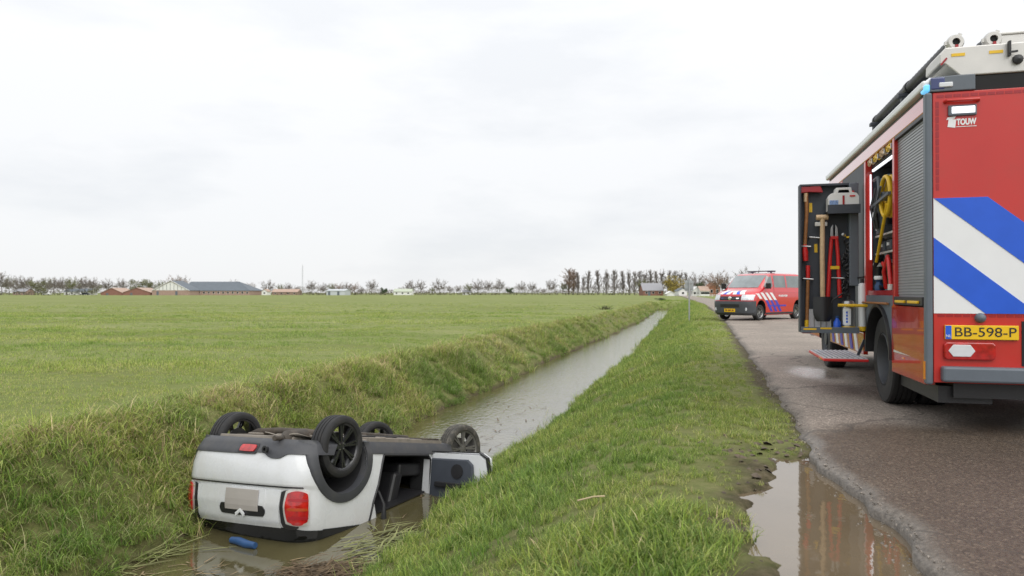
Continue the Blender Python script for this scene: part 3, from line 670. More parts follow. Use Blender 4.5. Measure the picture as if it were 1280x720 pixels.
# ------------------------------------------------------------------ loft body used by the car and the van
class Loft:
    # rows: z, x rear, x front, half width, rear corner (x, y), front corner (x, y), rear bow, front bow
    def __init__(self, rows):
        self.r = np.array(rows, float)
    def at(self, z):
        return [float(np.interp(z, self.r[:, 0], self.r[:, k])) for k in range(1, 10)]
    def ring(self, z, nr=8, nc=9, ns=26, nf=8):
        xr, xf, hw, rx, ry, fx, fy, br, bf = self.at(z)
        H = []
        yr = hw - ry; yf = hw - fy
        for k in range(nr): t = k / nr; y = yr * t; H.append((xr + br * (y / hw) ** 2, y))
        x0 = xr + br * (yr / hw) ** 2
        for k in range(nc): a = (k / nc) * math.pi / 2; H.append((x0 + rx * (1 - math.cos(a)), yr + ry * math.sin(a)))
        x1 = xf - bf * (yf / hw) ** 2
        xa = x0 + rx; xb = x1 - fx
        for k in range(ns): t = k / ns; H.append((xa + (xb - xa) * t, hw))
        for k in range(nc): a = (k / nc) * math.pi / 2; H.append((xb + fx * math.sin(a), yf + fy * math.cos(a)))
        for k in range(nf + 1): t = 1 - k / nf; y = yf * t; H.append((xf - bf * (y / hw) ** 2, y))
        full = H + [(x, -y) for x, y in H[-2:0:-1]]
        return full
    def solid(self, zs, **kw):
        mb = MB(); rings = [self.ring(z, **kw) for z in zs]; n = len(rings[0])
        v = [(x, y, z) for rg, z in zip(rings, zs) for x, y in rg]
        f = [(i * n + j, i * n + (j + 1) % n, (i + 1) * n + (j + 1) % n, (i + 1) * n + j) for i in range(len(zs) - 1) for j in range(n)]
        f += [tuple(range(n - 1, -1, -1)), tuple(range((len(zs) - 1) * n, len(zs) * n))]
        mb.add(v, f); return mb
    def yside(self, x, z):
        xr, xf, hw, rx, ry, fx, fy, br, bf = self.at(z)
        yr = hw - ry; x0 = xr + br * (yr / hw) ** 2; yf = hw - fy; x1 = xf - bf * (yf / hw) ** 2
        if x < x0 + rx:
            t = max(0.0, min(1.0, 1 - (x - x0) / rx)); return yr + ry * math.sqrt(1 - t * t)
        if x > x1 - fx:
            t = max(0.0, min(1.0, (x - (x1 - fx)) / fx)); return yf + fy * math.sqrt(1 - t * t)
        return hw
    def xrear(self, y, z):
        xr, xf, hw, rx, ry, fx, fy, br, bf = self.at(z); yr = hw - ry; ay = abs(y)
        if ay <= yr: return xr + br * (ay / hw) ** 2
        t = min(1.0, (ay - yr) / ry); return xr + br * (yr / hw) ** 2 + rx * (1 - math.sqrt(1 - t * t))
    def xfront(self, y, z):
        xr, xf, hw, rx, ry, fx, fy, br, bf = self.at(z); yf = hw - fy; ay = abs(y)
        if ay <= yf: return xf - bf * (ay / hw) ** 2
        t = min(1.0, (ay - yf) / fy); return xf - bf * (yf / hw) ** 2 - fx * (1 - math.sqrt(1 - t * t))
    def perim(self, s, z):
        # s: signed distance round the rear from the centre line (walks round the corner to the sides)
        xr, xf, hw, rx, ry, fx, fy, br, bf = self.at(z); yr = hw - ry; L1 = yr; L2 = (rx + ry) / 2 * math.pi / 2; a = abs(s); sg = 1 if s >= 0 else -1
        if a <= L1: return (xr + br * (a / hw) ** 2, sg * a)
        x0 = xr + br * (yr / hw) ** 2
        if a <= L1 + L2:
            t = (a - L1) / L2 * math.pi / 2; return (x0 + rx * (1 - math.cos(t)), sg * (yr + ry * math.sin(t)))
        return (x0 + rx + (a - L1 - L2), sg * hw)
    def patch(self, fn, nu, nv, off, th):
        # fn(u, v) -> (s, z) with u, v in 0..1; a thick panel lying off the rear surface
        def P(s, z, o):
            e = 0.004
            x, y = self.perim(s, z); xa, ya = self.perim(s + e, z); xb, yb = self.perim(s, z + e)
            t1 = Vector((xa - x, ya - y, 0)); t2 = Vector((xb - x, yb - y, e)); nn = t1.cross(t2).normalized() if t1.length > 1e-9 else Vector((-1, 0, 0))
            if nn.x > 0.3 and abs(y) < 0.2: nn = -nn
            c = Vector((x - 1.0, y, 0))
            if nn.dot(c) < 0: nn = -nn
            return Vector((x, y, z)) + nn * o
        G = [[P(*fn(i / nu, j / nv), off) for j in range(nv + 1)] for i in range(nu + 1)]
        H = [[P(*fn(i / nu, j / nv), off - th) for j in range(nv + 1)] for i in range(nu + 1)]
        return MB().slab(G, H)
def squircle(s0, s1, z0, z1, k=0.5):
    def fn(u, v):
        a, b = 2 * u - 1, 2 * v - 1
        x = a * math.sqrt(1 - k * b * b * 0.5 * 2 * 0.5); y = b * math.sqrt(1 - k * a * a * 0.5)
        return (s0 + s1) / 2 + (s1 - s0) / 2 * x, (z0 + z1) / 2 + (z1 - z0) / 2 * y
    return fn

# ------------------------------------------------------------------ the overturned car (local: x forward, y left, z up from the tyres)
yaw, pit, rol = R(27.27), R(-11.42), R(2.99)
F0 = Vector((math.sin(yaw), math.cos(yaw), 0)); Fv = F0 * math.cos(pit) + Vector((0, 0, 1)) * math.sin(pit)
R0 = Vector((math.cos(yaw), -math.sin(yaw), 0)); U0 = R0.cross(Fv)
Lv = R0 * math.cos(rol) + U0 * math.sin(rol); Uv = Fv.cross(Lv)
CM = Matrix(((Fv.x, Lv.x, Uv.x, -2.475), (Fv.y, Lv.y, Uv.y, 7.95), (Fv.z, Lv.z, Uv.z, -0.166), (0, 0, 0, 1)))
car = thing("overturned_car", "small white hatchback lying upside down in the ditch with a door hanging open", "car", M=CM)
CB = Loft([
    # z     xr     xf    hw    rx    ry    fx    fy    br    bf
    (0.27, -0.47, 3.10, 0.74, 0.18, 0.20, 0.30, 0.40, 0.05, 0.10),
    (0.31, -0.54, 3.20, 0.79, 0.22, 0.25, 0.35, 0.45, 0.07, 0.12),
    (0.40, -0.60, 3.30, 0.825, 0.25, 0.28, 0.40, 0.48, 0.08, 0.14),
    (0.55, -0.635, 3.34, 0.845, 0.27, 0.29, 0.42, 0.48, 0.08, 0.14),
    (0.70, -0.635, 3.33, 0.855, 0.28, 0.30, 0.42, 0.48, 0.08, 0.14),
    (0.74, -0.60, 3.32, 0.855, 0.28, 0.30, 0.42, 0.48, 0.08, 0.14),
    (0.90, -0.60, 3.26, 0.858, 0.28, 0.30, 0.45, 0.50, 0.08, 0.14),
    (1.05, -0.565, 3.08, 0.85, 0.28, 0.30, 0.5, 0.5, 0.08, 0.14),
    (1.14, -0.50, 2.70, 0.835, 0.28, 0.30, 0.5, 0.5, 0.08, 0.14),
    (1.20, -0.46, 2.30, 0.80, 0.26, 0.28, 0.3, 0.4, 0.08, 0.14),
    (1.32, -0.38, 1.95, 0.735, 0.26, 0.28, 0.25, 0.3, 0.08, 0.10),
    (1.48, -0.25, 1.50, 0.65, 0.26, 0.28, 0.2, 0.25, 0.08, 0.08),
    (1.545, -0.12, 1.25, 0.58, 0.26, 0.28, 0.2, 0.25, 0.06, 0.06),
    (1.57, 0.05, 1.0, 0.45, 0.2, 0.2, 0.2, 0.2, 0.02, 0.02)])
zs = [0.27, 0.285, 0.31, 0.35, 0.40, 0.47, 0.55, 0.63, 0.69, 0.705, 0.73, 0.75, 0.82, 0.90, 0.98, 1.05, 1.10, 1.14, 1.17, 1.20, 1.26, 1.32, 1.40, 1.48, 1.52, 1.545, 1.57]
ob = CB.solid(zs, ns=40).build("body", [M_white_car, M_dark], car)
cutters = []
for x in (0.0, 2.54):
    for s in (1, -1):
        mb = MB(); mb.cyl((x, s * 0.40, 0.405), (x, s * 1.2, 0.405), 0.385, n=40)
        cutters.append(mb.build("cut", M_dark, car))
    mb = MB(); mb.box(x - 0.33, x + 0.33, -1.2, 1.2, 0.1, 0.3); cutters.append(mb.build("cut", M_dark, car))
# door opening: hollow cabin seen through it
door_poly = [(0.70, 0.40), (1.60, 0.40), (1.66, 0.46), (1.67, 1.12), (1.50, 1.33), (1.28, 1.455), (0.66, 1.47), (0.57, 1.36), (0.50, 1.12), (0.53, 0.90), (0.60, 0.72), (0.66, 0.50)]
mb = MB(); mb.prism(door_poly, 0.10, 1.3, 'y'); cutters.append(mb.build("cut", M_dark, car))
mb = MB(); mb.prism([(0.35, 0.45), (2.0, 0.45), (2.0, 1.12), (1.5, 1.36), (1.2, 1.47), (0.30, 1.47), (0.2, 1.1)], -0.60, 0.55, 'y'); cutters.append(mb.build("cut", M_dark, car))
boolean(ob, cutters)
me = ob.data
me.polygons.foreach_set('use_smooth', [True] * len(me.polygons)); me.set_sharp_from_angle(angle=R(32))
# floor pan
mb = MB(); mb.prism([(0.42, -0.62), (2.1, -0.62), (2.1, 0.62), (0.42, 0.62)], 0.235, 0.272, 'z')
mb.prism([(-0.40, -0.55), (0.44, -0.40), (0.44, 0.40), (-0.40, 0.50)], 0.24, 0.275, 'z')
for y in (-0.42, 0.42, 0.0): mb.box(-0.1, 2.0, y - 0.04, y + 0.04, 0.215, 0.24)
for x in (0.6, 1.1, 1.6): mb.box(x, x + 0.06, -0.5, 0.5, 0.205, 0.2365)
mb.box(0.55, 1.05, -0.35, 0.30, 0.19, 0.23)
mb.build("floor_pan", M_under, car, bevel=0.01)
mb = MB(); mb.tube([(2.2, 0.08, 0.2), (1.2, 0.1, 0.185), (0.6, 0.12, 0.19), (0.1, 0.3, 0.22), (-0.3, 0.40, 0.245), (-0.585, 0.42, 0.26)], 0.026, 12)
mb.tube([(-0.05, 0.36, 0.22), (-0.12, 0.37, 0.225), (-0.40, 0.41, 0.25), (-0.46, 0.415, 0.255)], [0.03, 0.075, 0.075, 0.03], 16)
mb.build("exhaust", M_rust, car, smooth=40)
mb = MB(); mb.tube([(0.04, -0.66, 0.29), (0.08, -0.48, 0.205), (0.10, -0.2, 0.185), (0.10, 0.2, 0.185), (0.08, 0.48, 0.205), (0.04, 0.66, 0.29)], 0.038, 10); mb.tube([(0.5, -0.5, 0.26), (0.06, -0.58, 0.29), (-0.02, -0.60, 0.315)], 0.035, 10); mb.tube([(0.5, 0.5, 0.26), (0.06, 0.58, 0.29), (-0.02, 0.60, 0.315)], 0.035, 10)
for s in (-1, 1): mb.cyl((0.0, s * 0.50, 0.315), (0.0, s * 0.70, 0.315), 0.085, n=20); mb.tube([(-0.10, s * 0.52, 0.27), (-0.14, s * 0.55, 0.62)], 0.028, 10); mb.bar((0.02, s * 0.56, 0.24), (0.42, s * 0.40, 0.215), 0.035)
mb.build("rear_axle", M_rust, car, smooth=40)
mb = MB(); mb.box(2.2, 2.5, -0.4, 0.4, 0.2, 0.30); mb.box(2.5, 3.0, -0.32, 0.32, 0.22, 0.30)
for s in (-1, 1): mb.tube([(2.3, s * 0.36, 0.25), (2.52, s * 0.62, 0.27)], 0.03, 8); mb.tube([(2.62, s * 0.2, 0.28), (2.6, s * 0.66, 0.30)], 0.018, 8); mb.tube([(2.54, s * 0.55, 0.3), (2.54, s * 0.56, 0.7)], 0.03, 8)
mb.build("front_subframe", M_rust, car, bevel=0.01)
mb = MB(); G = [[(x, y, 0.226 - 0.02 * math.sin(9 * x) - 0.015 * math.sin(14 * y)) for y in np.linspace(0.12, 0.56, 9)] for x in np.linspace(-0.42, 0.22, 11)]
mb.slab(G, [[(x, y, z + 0.006) for x, y, z in r_] for r_ in G]); mb.build("heat_shield", M_heat, car, smooth=50)
for y0 in (-0.30, 0.30): MB().tube([(2.2, y0, 0.225), (1.5, y0 * 1.1, 0.20), (0.9, y0 * 1.3, 0.205), (0.45, y0 * 1.2, 0.215)], 0.012, 6).build("brake_pipe", M_black, car, smooth=50)
for k in range(5): MB().cyl((0.5 + 0.32 * k, 0.22 - 0.1 * (k % 2), 0.205), (0.5 + 0.32 * k, 0.22 - 0.1 * (k % 2), 0.235), 0.035, n=10).build("floor_plug", M_black, car)
# bumper cladding
def clad_top(s):
    a = s / 0.92
    return 0.425 + 0.05 * float(sst(0.30, 0.42, s)) * float(sst(0.62, 0.5, s)) + 0.06 * float(sst(-0.72, -0.95, s)) - 0.02 * float(sst(-0.1, 0.25, s))
CB.patch(lambda u, v: (-1.12 + 2.24 * u, 0.276 + (clad_top(-1.12 + 2.24 * u) - 0.276) * v), 64, 8, 0.014, 0.02).build("bumper_cladding", M_clad, car, smooth=40)
CB.patch(squircle(-0.005, 0.20, 0.345, 0.405, 0.4), 12, 6, 0.028, 0.02).build("fog_lamp", M_red_lens, car, smooth=40)
CB.patch(squircle(-0.03, 0.225, 0.325, 0.425, 0.3), 12, 6, 0.0175, 0.012).build("lamp_surround", M_black, car, smooth=40)
# seam and tailgate panel
CB.patch(lambda u, v: (-0.80 + 1.60 * u, 0.713 + 0.012 * v), 40, 1, 0.004, 0.02).build("bumper_seam", M_black, car)
def tg(u, v):
    s = -0.575 + 1.15 * u; z0 = 0.742 + 0.02 * abs(2 * u - 1) ** 3; return s * (1 - 0.04 * v), z0 + (1.105 - z0) * v
CB.patch(tg, 40, 14, 0.012, 0.02).build("tailgate", M_white_car, car, smooth=40)
CB.patch(squircle(-0.20, 0.40, 0.735, 1.01, 0.25), 20, 10, 0.0165, 0.008).build("plate_recess", M_white_car, car, smooth=40)
CB.patch(squircle(-0.20, 0.40, 0.905, 1.015, 0.35), 20, 6, 0.0215, 0.01).build("tailgate_grip", M_black, car, smooth=40)
CB.patch(lambda u, v: (-0.115 + 0.435 * u, 0.765 + 0.20 * v), 12, 4, 0.030, 0.008).build("license_plate", M_plate_blank, car, bevel=0.003)
# chevron badge under the plate
def chev(z0):
    m = MB()
    for sg in (-1, 1):
        pts = [CB.perim(0.10 + sg * d, z0 + dz) for d, dz in ((0, 0), (0.055, 0))]
        (xa, ya), (xb, yb) = pts; m.bar((xa - 0.030, ya, z0), (xb - 0.030, yb, z0 + 0.045), 0.014, 0.016)
    return m
m = MB()
for z0 in (0.962, 0.977): 
    q = chev(z0); m.add(q.v, q.f)
m.build("chevron_badge", M_badge, car)
# rear window and dark pillar glass
CB.patch(lambda u, v: (-1.06 + 2.12 * u, 1.108 + 0.02 * float(sst(0.62, 0.8, abs(-1.06 + 2.12 * u))) + 0.36 * v), 44, 8, 0.006, 0.02).build("rear_window", M_glass_dark, car, smooth=40)
for s in (-1, 1):
    def rl(u, v, s=s):
        a, b_ = squircle(0.640, 0.845, 0.750, 1.055, 0.6)(u, v); return s * a, b_
    def rs(u, v, s=s):
        a, b_ = squircle(0.615, 0.862, 0.730, 1.075, 0.5)(u, v); return s * a, b_
    def rd(u, v, s=s):
        a, b_ = squircle(0.575, 0.74, 0.745, 1.115, 0.4)(u, v); return s * a, b_
    CB.patch(rd, 12, 14, 0.013, 0.015).build("lamp_seam", M_black, car, smooth=40)
    CB.patch(rs, 16, 16, 0.018, 0.02).build("lamp_bezel", M_alu, car, smooth=40)
    tl = CB.patch(rl, 16, 16, 0.036, 0.03).build("tail_light", M_red_lens, car, smooth=50)
    for zz, mat_ in ((0.915, M_amber_dark), (0.835, M_red_refl), (0.995, M_red_refl)):
        def rb(u, v, s=s, zz=zz):
            a, b_ = squircle(0.66, 0.84, zz - 0.014, zz + 0.014, 0.5)(u, v); return s * a, b_
        CB.patch(rb, 10, 4, 0.0385, 0.01).build("lamp_element", mat_, tl, smooth=40)
    # side window band
    g1 = [[(x, s * (CB.yside(x, z) + 0.006), z) for z in (1.12, 1.16, 1.21, 1.30, 1.40, 1.46)] for x in np.linspace(-0.22, 0.50, 10)]
    g2 = [[(x, s * (y - 0.01), z) for x, y, z in [(p[0], abs(p[1]), p[2]) for p in row]] for row in g1]
    MB().slab(g1, g2).build("side_window", M_glass_dark, car, smooth=40)
    # arch trims
    for x0 in (0.0, 2.54):
        G, H = [], []
        for k in range(49):
            a = math.pi * (-0.13 + 1.26 * k / 48); rowG, rowH = [], []
            for rr, bulge in ((0.375, -0.03), (0.38, 0.022), (0.43, 0.026), (0.468, 0.020), (0.475, -0.005)):
                x = x0 + rr * math.cos(a) * 1.02; z = max(0.262, 0.405 + rr * math.sin(a)); y = CB.yside(min(max(x, -0.56), 3.2), max(0.3, z))
                rowG.append((x, s * (y + bulge), z)); rowH.append((x, s * (y + bulge - 0.03), z))
            G.append(rowG); H.append(rowH)
        MB().slab(G, H).build("wheel_arch_trim", M_clad, car, smooth=50)
    # sill
    G = [[(x, s * (CB.yside(x, max(0.29, z)) + o), z) for z, o in ((0.25, -0.05), (0.262, 0.016), (0.33, 0.022), (0.385, 0.018), (0.392, -0.01))] for x in np.linspace(0.42, 2.12, 14)]
    H = [[(x, y - s * 0.03, z) for x, y, z in row] for row in G]
    MB().slab(G, H).build("sill", M_clad, car, smooth=40)
    mb = MB(); mb.box(0.5, 2.0, s * 0.74 - 0.02, s * 0.74 + 0.02, 0.22, 0.262); mb.build("jacking_seam", M_under, car)
MB().box(1.652, 1.667, 0.735, 0.852, 0.43, 1.12).build("door_jamb", M_white_car, car, bevel=0.004)
MB().lathe([(0.016, 0), (0.034, 0), (0.036, 0.03), (0.016, 0.03)], 16, M=Matrix.Translation((-0.612, 0.36, 0.37)) @ Matrix.Rotation(R(-90), 4, 'Y')).build("tow_eye_cover", M_black, car, smooth=40)
# a made-up dark board just above the water, added to darken the cabin
CI = CM.inverted()
def floor_pt(x, y, dz):
    # local point that lies at the water level in the world
    w0 = CM @ Vector((x, y, 0)); k_ = (WATER_Z + 0.012 + dz - w0.z) / Uv.z; return Vector((x, y, k_))
G = [[floor_pt(x, y, 0) for y in np.linspace(-0.56, 0.80, 5)] for x in np.linspace(0.62, 1.62, 6)]
MB().slab(G, [[q + Vector((0, 0, -0.02)) for q in r_] for r_ in G]).build("cabin_dark_board", M_black, car)
# door frame seal
pts = [(x, 0.0, z) for x, z in door_poly] ; pts.append(pts[0])
pts = [(x, CB.yside(x, z) + 0.004, z) for x, _, z in pts]
mb = MB(); mb.tube(pts, 0.014, 8); mb.build("door_seal", M_black, car, smooth=50)
# interior: seats, wheel, trim
mb = MB(); mb.box(0.62, 1.12, -0.55, 0.5, 0.50, 0.66); mb.prism([(0.30, 0.62), (0.50, 0.60), (0.36, 1.22), (0.20, 1.20)], -0.55, 0.5, 'y'); mb.build("rear_seat", M_charcoal, car, bevel=0.05, seg=3)
for y in (-0.28, 0.42):
    mb = MB(); mb.box(1.22, 1.70, y - 0.27, y + 0.27, 0.50, 0.66); mb.build("front_seat", M_black, car, bevel=0.04, seg=3)
    mb = MB(); mb.prism([(1.14, 0.60), (1.32, 0.58), (1.16, 1.28), (0.98, 1.26)], y - 0.27, y + 0.27, 'y'); mb.build("seat_back", M_black, car, bevel=0.05, seg=3)
    mb = MB(); mb.prism([(1.03, 1.30), (1.16, 1.30), (1.12, 1.48), (1.02, 1.48)], y - 0.14, y + 0.14, 'y'); mb.build("head_rest", M_black, car, bevel=0.03, seg=3)
MB().box(1.15, 1.9, 0.02, 0.12, 0.46, 0.80).box(1.88, 1.98, -0.58, 0.55, 0.60, 1.10).build("dashboard", M_black, car, bevel=0.03)
mb = MB(); mb.tube([(1.58 + 0.06 * math.cos(a), 0.35 + 0.17 * math.sin(a), 1.02 + 0.16 * math.cos(a)) for a in np.linspace(0, 6.283, 24)], 0.016, 8, caps=False); mb.build("steering_wheel", M_black, car, smooth=60)
mb = MB(); mb.tube([(0.56, 0.62, 1.30), (0.60, 0.60, 1.0), (0.72, 0.56, 0.75), (0.9, 0.5, 0.62)], 0.02, 8); mb.box(0.60, 0.64, 0.58, 0.62, 0.9, 0.97); mb.build("seat_belt", M_charcoal, car)
mb = MB(); mb.lathe([(0.0, 0.03), (0.022, 0.026), (0.028, 0), (0, 0)], 12, M=Matrix.Translation((1.02, 0.42, 1.08))); mb.build("interior_lamp", M_chrome, car)
# loose trim and the rear door's remains by the arch
mb = MB(); mb.tube([(0.58, 0.88, 0.78), (0.63, 0.93, 0.92), (0.62, 0.95, 1.05), (0.66, 0.93, 1.16), (0.74, 0.9, 1.20)], [0.012, 0.018, 0.03, 0.026, 0.012], 10); mb.build("torn_trim", M_black, car, smooth=50)
mb = MB(); mb.prism([(0.52, 0.92), (0.58, 0.92), (0.64, 1.08), (0.63, 1.30), (0.50, 1.34)], 0.80, 0.845, 'y'); mb.build("pillar_panel", M_white_car, car, bevel=0.01)
mb = MB(); mb.lathe([(0, 0.02), (0.03, 0.015), (0.042, 0), (0.03, -0.02), (0, -0.02)], 14, M=Matrix.Translation((0.73, 0.93, 1.17)) @ Matrix.Rotation(R(90), 4, 'X') @ Matrix.Scale(1.6, 4, (1, 0, 0))); mb.build("chrome_handle", M_chrome, car, smooth=60)
# wheels
car_wheel(car, (0, 0.735, 0.315), 1, 0.322, 0.234, 0.20, M_rubber, M_rim_black)
car_wheel(car, (0, -0.735, 0.315), -1, 0.322, 0.234, 0.20, M_rubber, M_rim_black, spin=0.5)
car_wheel(car, (2.54, 0.72, 0.315), 1, 0.322, 0.234, 0.20, M_rubber_mud, M_rim_grey, spin=0.1, steer=R(14))
car_wheel(car, (2.54, -0.72, 0.315), -1, 0.322, 0.234, 0.20, M_rubber, M_rim_black, spin=0.8, steer=R(14))
mb = MB(); mb.box(2.80, 2.86, 0.42, 0.80, 0.27, 0.55); mb.build("mud_flap", M_black, car, bevel=0.01)
# open door, hinged on the front edge: local frame of the door has x along the door from the hinge, y outward face
HINGE = Vector((1.72, 0.862, 0.0)); OPEN = R(86)
dM = Matrix.Translation(HINGE) @ Matrix.Rotation(math.pi - OPEN, 4, 'Z')   # +x of the door points from hinge to its rear edge
door = bpy.data.objects.new("door", None); C.objects.link(door); door.parent = car; door.matrix_local = dM; door['label'] = "white door standing open"
# in door space: closed door lies along +x (towards the tail) with the outside on -y
def dprism(poly, y0, y1): m = MB(); m.prism(poly, y0, y1, 'y'); return m
skin = [(0.0, 0.40), (0.05, 0.345), (0.70, 0.345), (0.80, 0.40), (0.83, 0.55), (0.84, 0.86), (0.82, 1.02), (0.0, 1.02)]
dprism(skin, -0.055, -0.02).build("door_skin", M_white_car, door, bevel=0.012)
dprism([(0.0, 0.385), (0.04, 0.355), (0.70, 0.357), (0.79, 0.41), (0.825, 0.55), (0.83, 0.86), (0.81, 1.02), (0.0, 1.02)], -0.018, 0.075).build("door_shell", M_white_car, door, bevel=0.02)
dprism([(0.02, 0.43), (0.56, 0.425), (0.635, 0.48), (0.65, 0.62), (0.66, 1.03), (0.02, 1.03)], 0.077, 0.115).build("door_trim", M_charcoal, door, bevel=0.025)
dprism([(0.0, 0.345), (0.70, 0.333), (0.81, 0.39), (0.845, 0.54), (0.855, 0.80), (0.835, 0.80), (0.83, 0.55), (0.795, 0.40), (0.70, 0.347), (0.0, 0.357)], 0.02, 0.085).build("door_rubber", M_black, door)
m = MB(); m.box(0.12, 0.50, 0.117, 0.165, 0.70, 0.76); m.box(0.30, 0.42, 0.117, 0.155, 0.86, 0.90); m.build("arm_rest", M_black, door, bevel=0.012)
m = MB(); m.cyl((0.42, 0.116, 0.57), (0.42, 0.127, 0.57), 0.085, n=24); m.build("speaker_grille", M_black, door)
m = MB(); m.tube([(0.02, 0.02, 1.02), (0.16, 0.02, 1.22), (0.36, 0.0, 1.36), (0.62, -0.02, 1.42), (0.80, 0.0, 1.40), (0.83, 0.02, 1.02)], 0.028, 8); m.build("window_frame", M_black, door, smooth=50)
# floating things near the car
mb = MB(); mb.tube([(0, 0, 0), (0.10, -0.01, 0.005), (0.22, -0.04, 0.0), (0.34, -0.05, 0.004)], [0.030, 0.038, 0.038, 0.030], 14)
br = mb.build("blue_roll", M_blue, smooth=60); br.location = (-2.76, 7.10, WATER_Z + 0.03); br.rotation_euler = (0, 0, R(-22)); tag(br, "blue plastic roll floating in front of the car's sunken rear window", "roll")

# ------------------------------------------------------------------ fire engine (local: x to the kerb-off side, y forward, z up; origin rear corner)
Lc = 6.6758; TA = 1.77
TX, TY = TA * CR_ + Lc * SR, -TA * SR + Lc * CR_
TROT = -TR
truck = thing("fire_engine", "big red fire engine with blue and white stripes parked on the road, side lockers open", "fire engine", (TX, TY, 0), TROT)
W = 2.5
def tp(mb, name, mats, parent=None, **k): return mb.build(name, mats, parent or truck, **k)
tp(MB().box(0.04, 2.46, 0.0, 0.045, 0.427, 2.83), "rear_panel", M_red, bevel=0.006)
rear = bpy.data.objects["rear_panel"]
for x0, x1 in ((-0.018, 0.036), (2.464, 2.518)):
    tp(MB().box(x0, x1, -0.012, 0.068, 0.41, 2.832), "corner_pillar", M_grey_trim, bevel=0.015)
# retro-reflective edging in short pieces
mb = MB()
for z in np.arange(2.02, 2.76, 0.062): mb.box(0.062, 0.085, -0.003, 0.0, z, z + 0.052)
for x in np.arange(0.07, 2.4, 0.062): mb.box(x, x + 0.052, -0.003, 0.0, 2.785, 2.808)
for x in np.arange(0.07, 2.4, 0.062): mb.box(x, x + 0.052, -0.003, 0.0, 0.972, 0.993)
o = tp(mb, "contour_tape", M_red_refl, rear); o['kind'] = 'stuff'
# diagonal blue and white film
def film(poly, mat_, y): return tp(MB().prism(poly, y, y + 0.004, 'y'), "stripe", mat_, rear)
ZT, ZB, XL, XR_ = 1.953, 1.0, 0.042, 2.458
film([(XL, ZB), (1.57, ZB), (0.437, ZT), (XL, ZT)], M_white, -0.004)
def diag(z_at_left, th):   # a band falling to the right: z = z0 - 0.81 x
    k = 0.84
    poly = []
    top = [(XL, z_at_left), (XR_, z_at_left - k * (XR_ - XL))]; bot = [(XR_, z_at_left - th - k * (XR_ - XL)), (XL, z_at_left - th)]
    raw = top + bot
    def clip(P, f):
        out = []
        for i in range(len(P)):
            a, b_ = P[i], P[(i + 1) % len(P)]; fa, fb = f(a), f(b_)
            if fa >= 0: out.append(a)
            if fa * fb < 0: t = fa / (fa - fb); out.append((a[0] + (b_[0] - a[0]) * t, a[1] + (b_[1] - a[1]) * t))
        return out
    P = clip(raw, lambda p: ZT - p[1]); P = clip(P, lambda p: p[1] - ZB); return P
for z0, th in ((2.285, 0.33), (1.628, 0.312)):
    film(diag(z0, th), M_blue_film, -0.008)
tp(MB().prism([(0.426, ZT + 0.002), (XR_, ZT + 0.002), (XR_, 0.25 + 0.02), (0.426 + (ZT - 0.27) / 0.84, 0.27)], -0.006, -0.0045, 'y'), "red_upper_film", M_red, rear) if False else None
# plate
pl = tp(MB().box(0.118, 0.648, -0.024, -0.004, 0.788, 0.904), "license_plate", M_plate_y, rear, bevel=0.004)
tp(MB().box(0.121, 0.165, -0.026, -0.0235, 0.791, 0.901), "country_band", M_blue_film, rear)
FACE = Matrix.Rotation(R(90), 4, 'X')
def face(x, y, z): return Matrix.Translation((x, y, z)) @ FACE
text("NL", 0.032, M_white, rear, face(0.143, -0.0275, 0.815))
text("BB-598-P", 0.108, M_black, rear, face(0.407, -0.0255, 0.846), width=0.44)
tp(MB().lathe([(0, 0.05), (0.022, 0.048), (0.036, 0.03), (0.042, 0), (0, 0)], 18, M=Matrix.Translation((0.38, 0.0, 0.965)) @ Matrix.Rotation(R(90), 4, 'X')), "plate_lamp", M_grey_trim, rear, smooth=50)
# rear lamp cluster
lm = tp(MB().prism([(0.13, 0.62), (0.465, 0.62), (0.485, 0.64), (0.485, 0.745), (0.465, 0.765), (0.13, 0.765), (0.11, 0.745), (0.11, 0.64)], -0.03, 0.0, 'y'), "rear_lamp", M_red_lens, bevel=0.01)
tp(MB().prism([(0.14, 0.695), (0.175, 0.745), (0.30, 0.745), (0.335, 0.695), (0.30, 0.648), (0.175, 0.648)], -0.036, -0.028, 'y'), "clear_lens", M_lamp_off, lm, bevel=0.003)
# bumper and lower rear
tp(MB().box(0.09, 2.41, -0.075, 0.05, 0.44, 0.566), "rear_bumper", M_grey_trim, bevel=0.018)
tp(MB().box(0.674, 1.83, -0.006, 0.0, 0.58, 0.94), "tow_bay", M_dark)
tp(MB().box(0.2, 2.3, 0.05, 1.1, 0.30, 0.44).box(0.35, 0.5, 0.1, 4.8, 0.42, 0.62).box(2.0, 2.15, 0.1, 4.8, 0.42, 0.62), "chassis_frame", M_black)
# top lamps, handle, logo
tp(MB().prism([(0.02, 2.835), (0.352, 2.835), (0.352, 2.963), (0.06, 2.963), (0.02, 2.93)], -0.012, 0.25, 'y'), "lamp_housing", M_grey_trim, bevel=0.008)
tp(MB().box(0.022, 0.13, -0.016, 0.16, 2.85, 2.955), "blue_lens", M_blue_lens, bevel=0.012)
tp(MB().box(-0.022, 0.03, 0.0, 0.12, 2.846, 2.905), "blue_lamp", M_blue_lit, bevel=0.015)
tp(MB().box(0.083, 0.185, -0.024, -0.010, 2.868, 2.908), "clear_lens", M_lamp_off, bevel=0.008)
tp(MB().box(0.352, 2.46, 0.03, 0.3, 2.832, 2.955), "roof_gap", M_dark)
mb = MB(); mb.tube([(0.13, 0.0, 2.75), (0.135, -0.035, 2.75), (0.37, -0.035, 2.748), (0.375, 0.0, 2.748)], 0.014, 10); tp(mb, "grab_handle", M_red, rear, smooth=50)
wl_ = tp(MB().box(0.15, 0.36, -0.02, 0.0, 2.625, 2.715), "work_lamp", M_grey_trim, bevel=0.02)
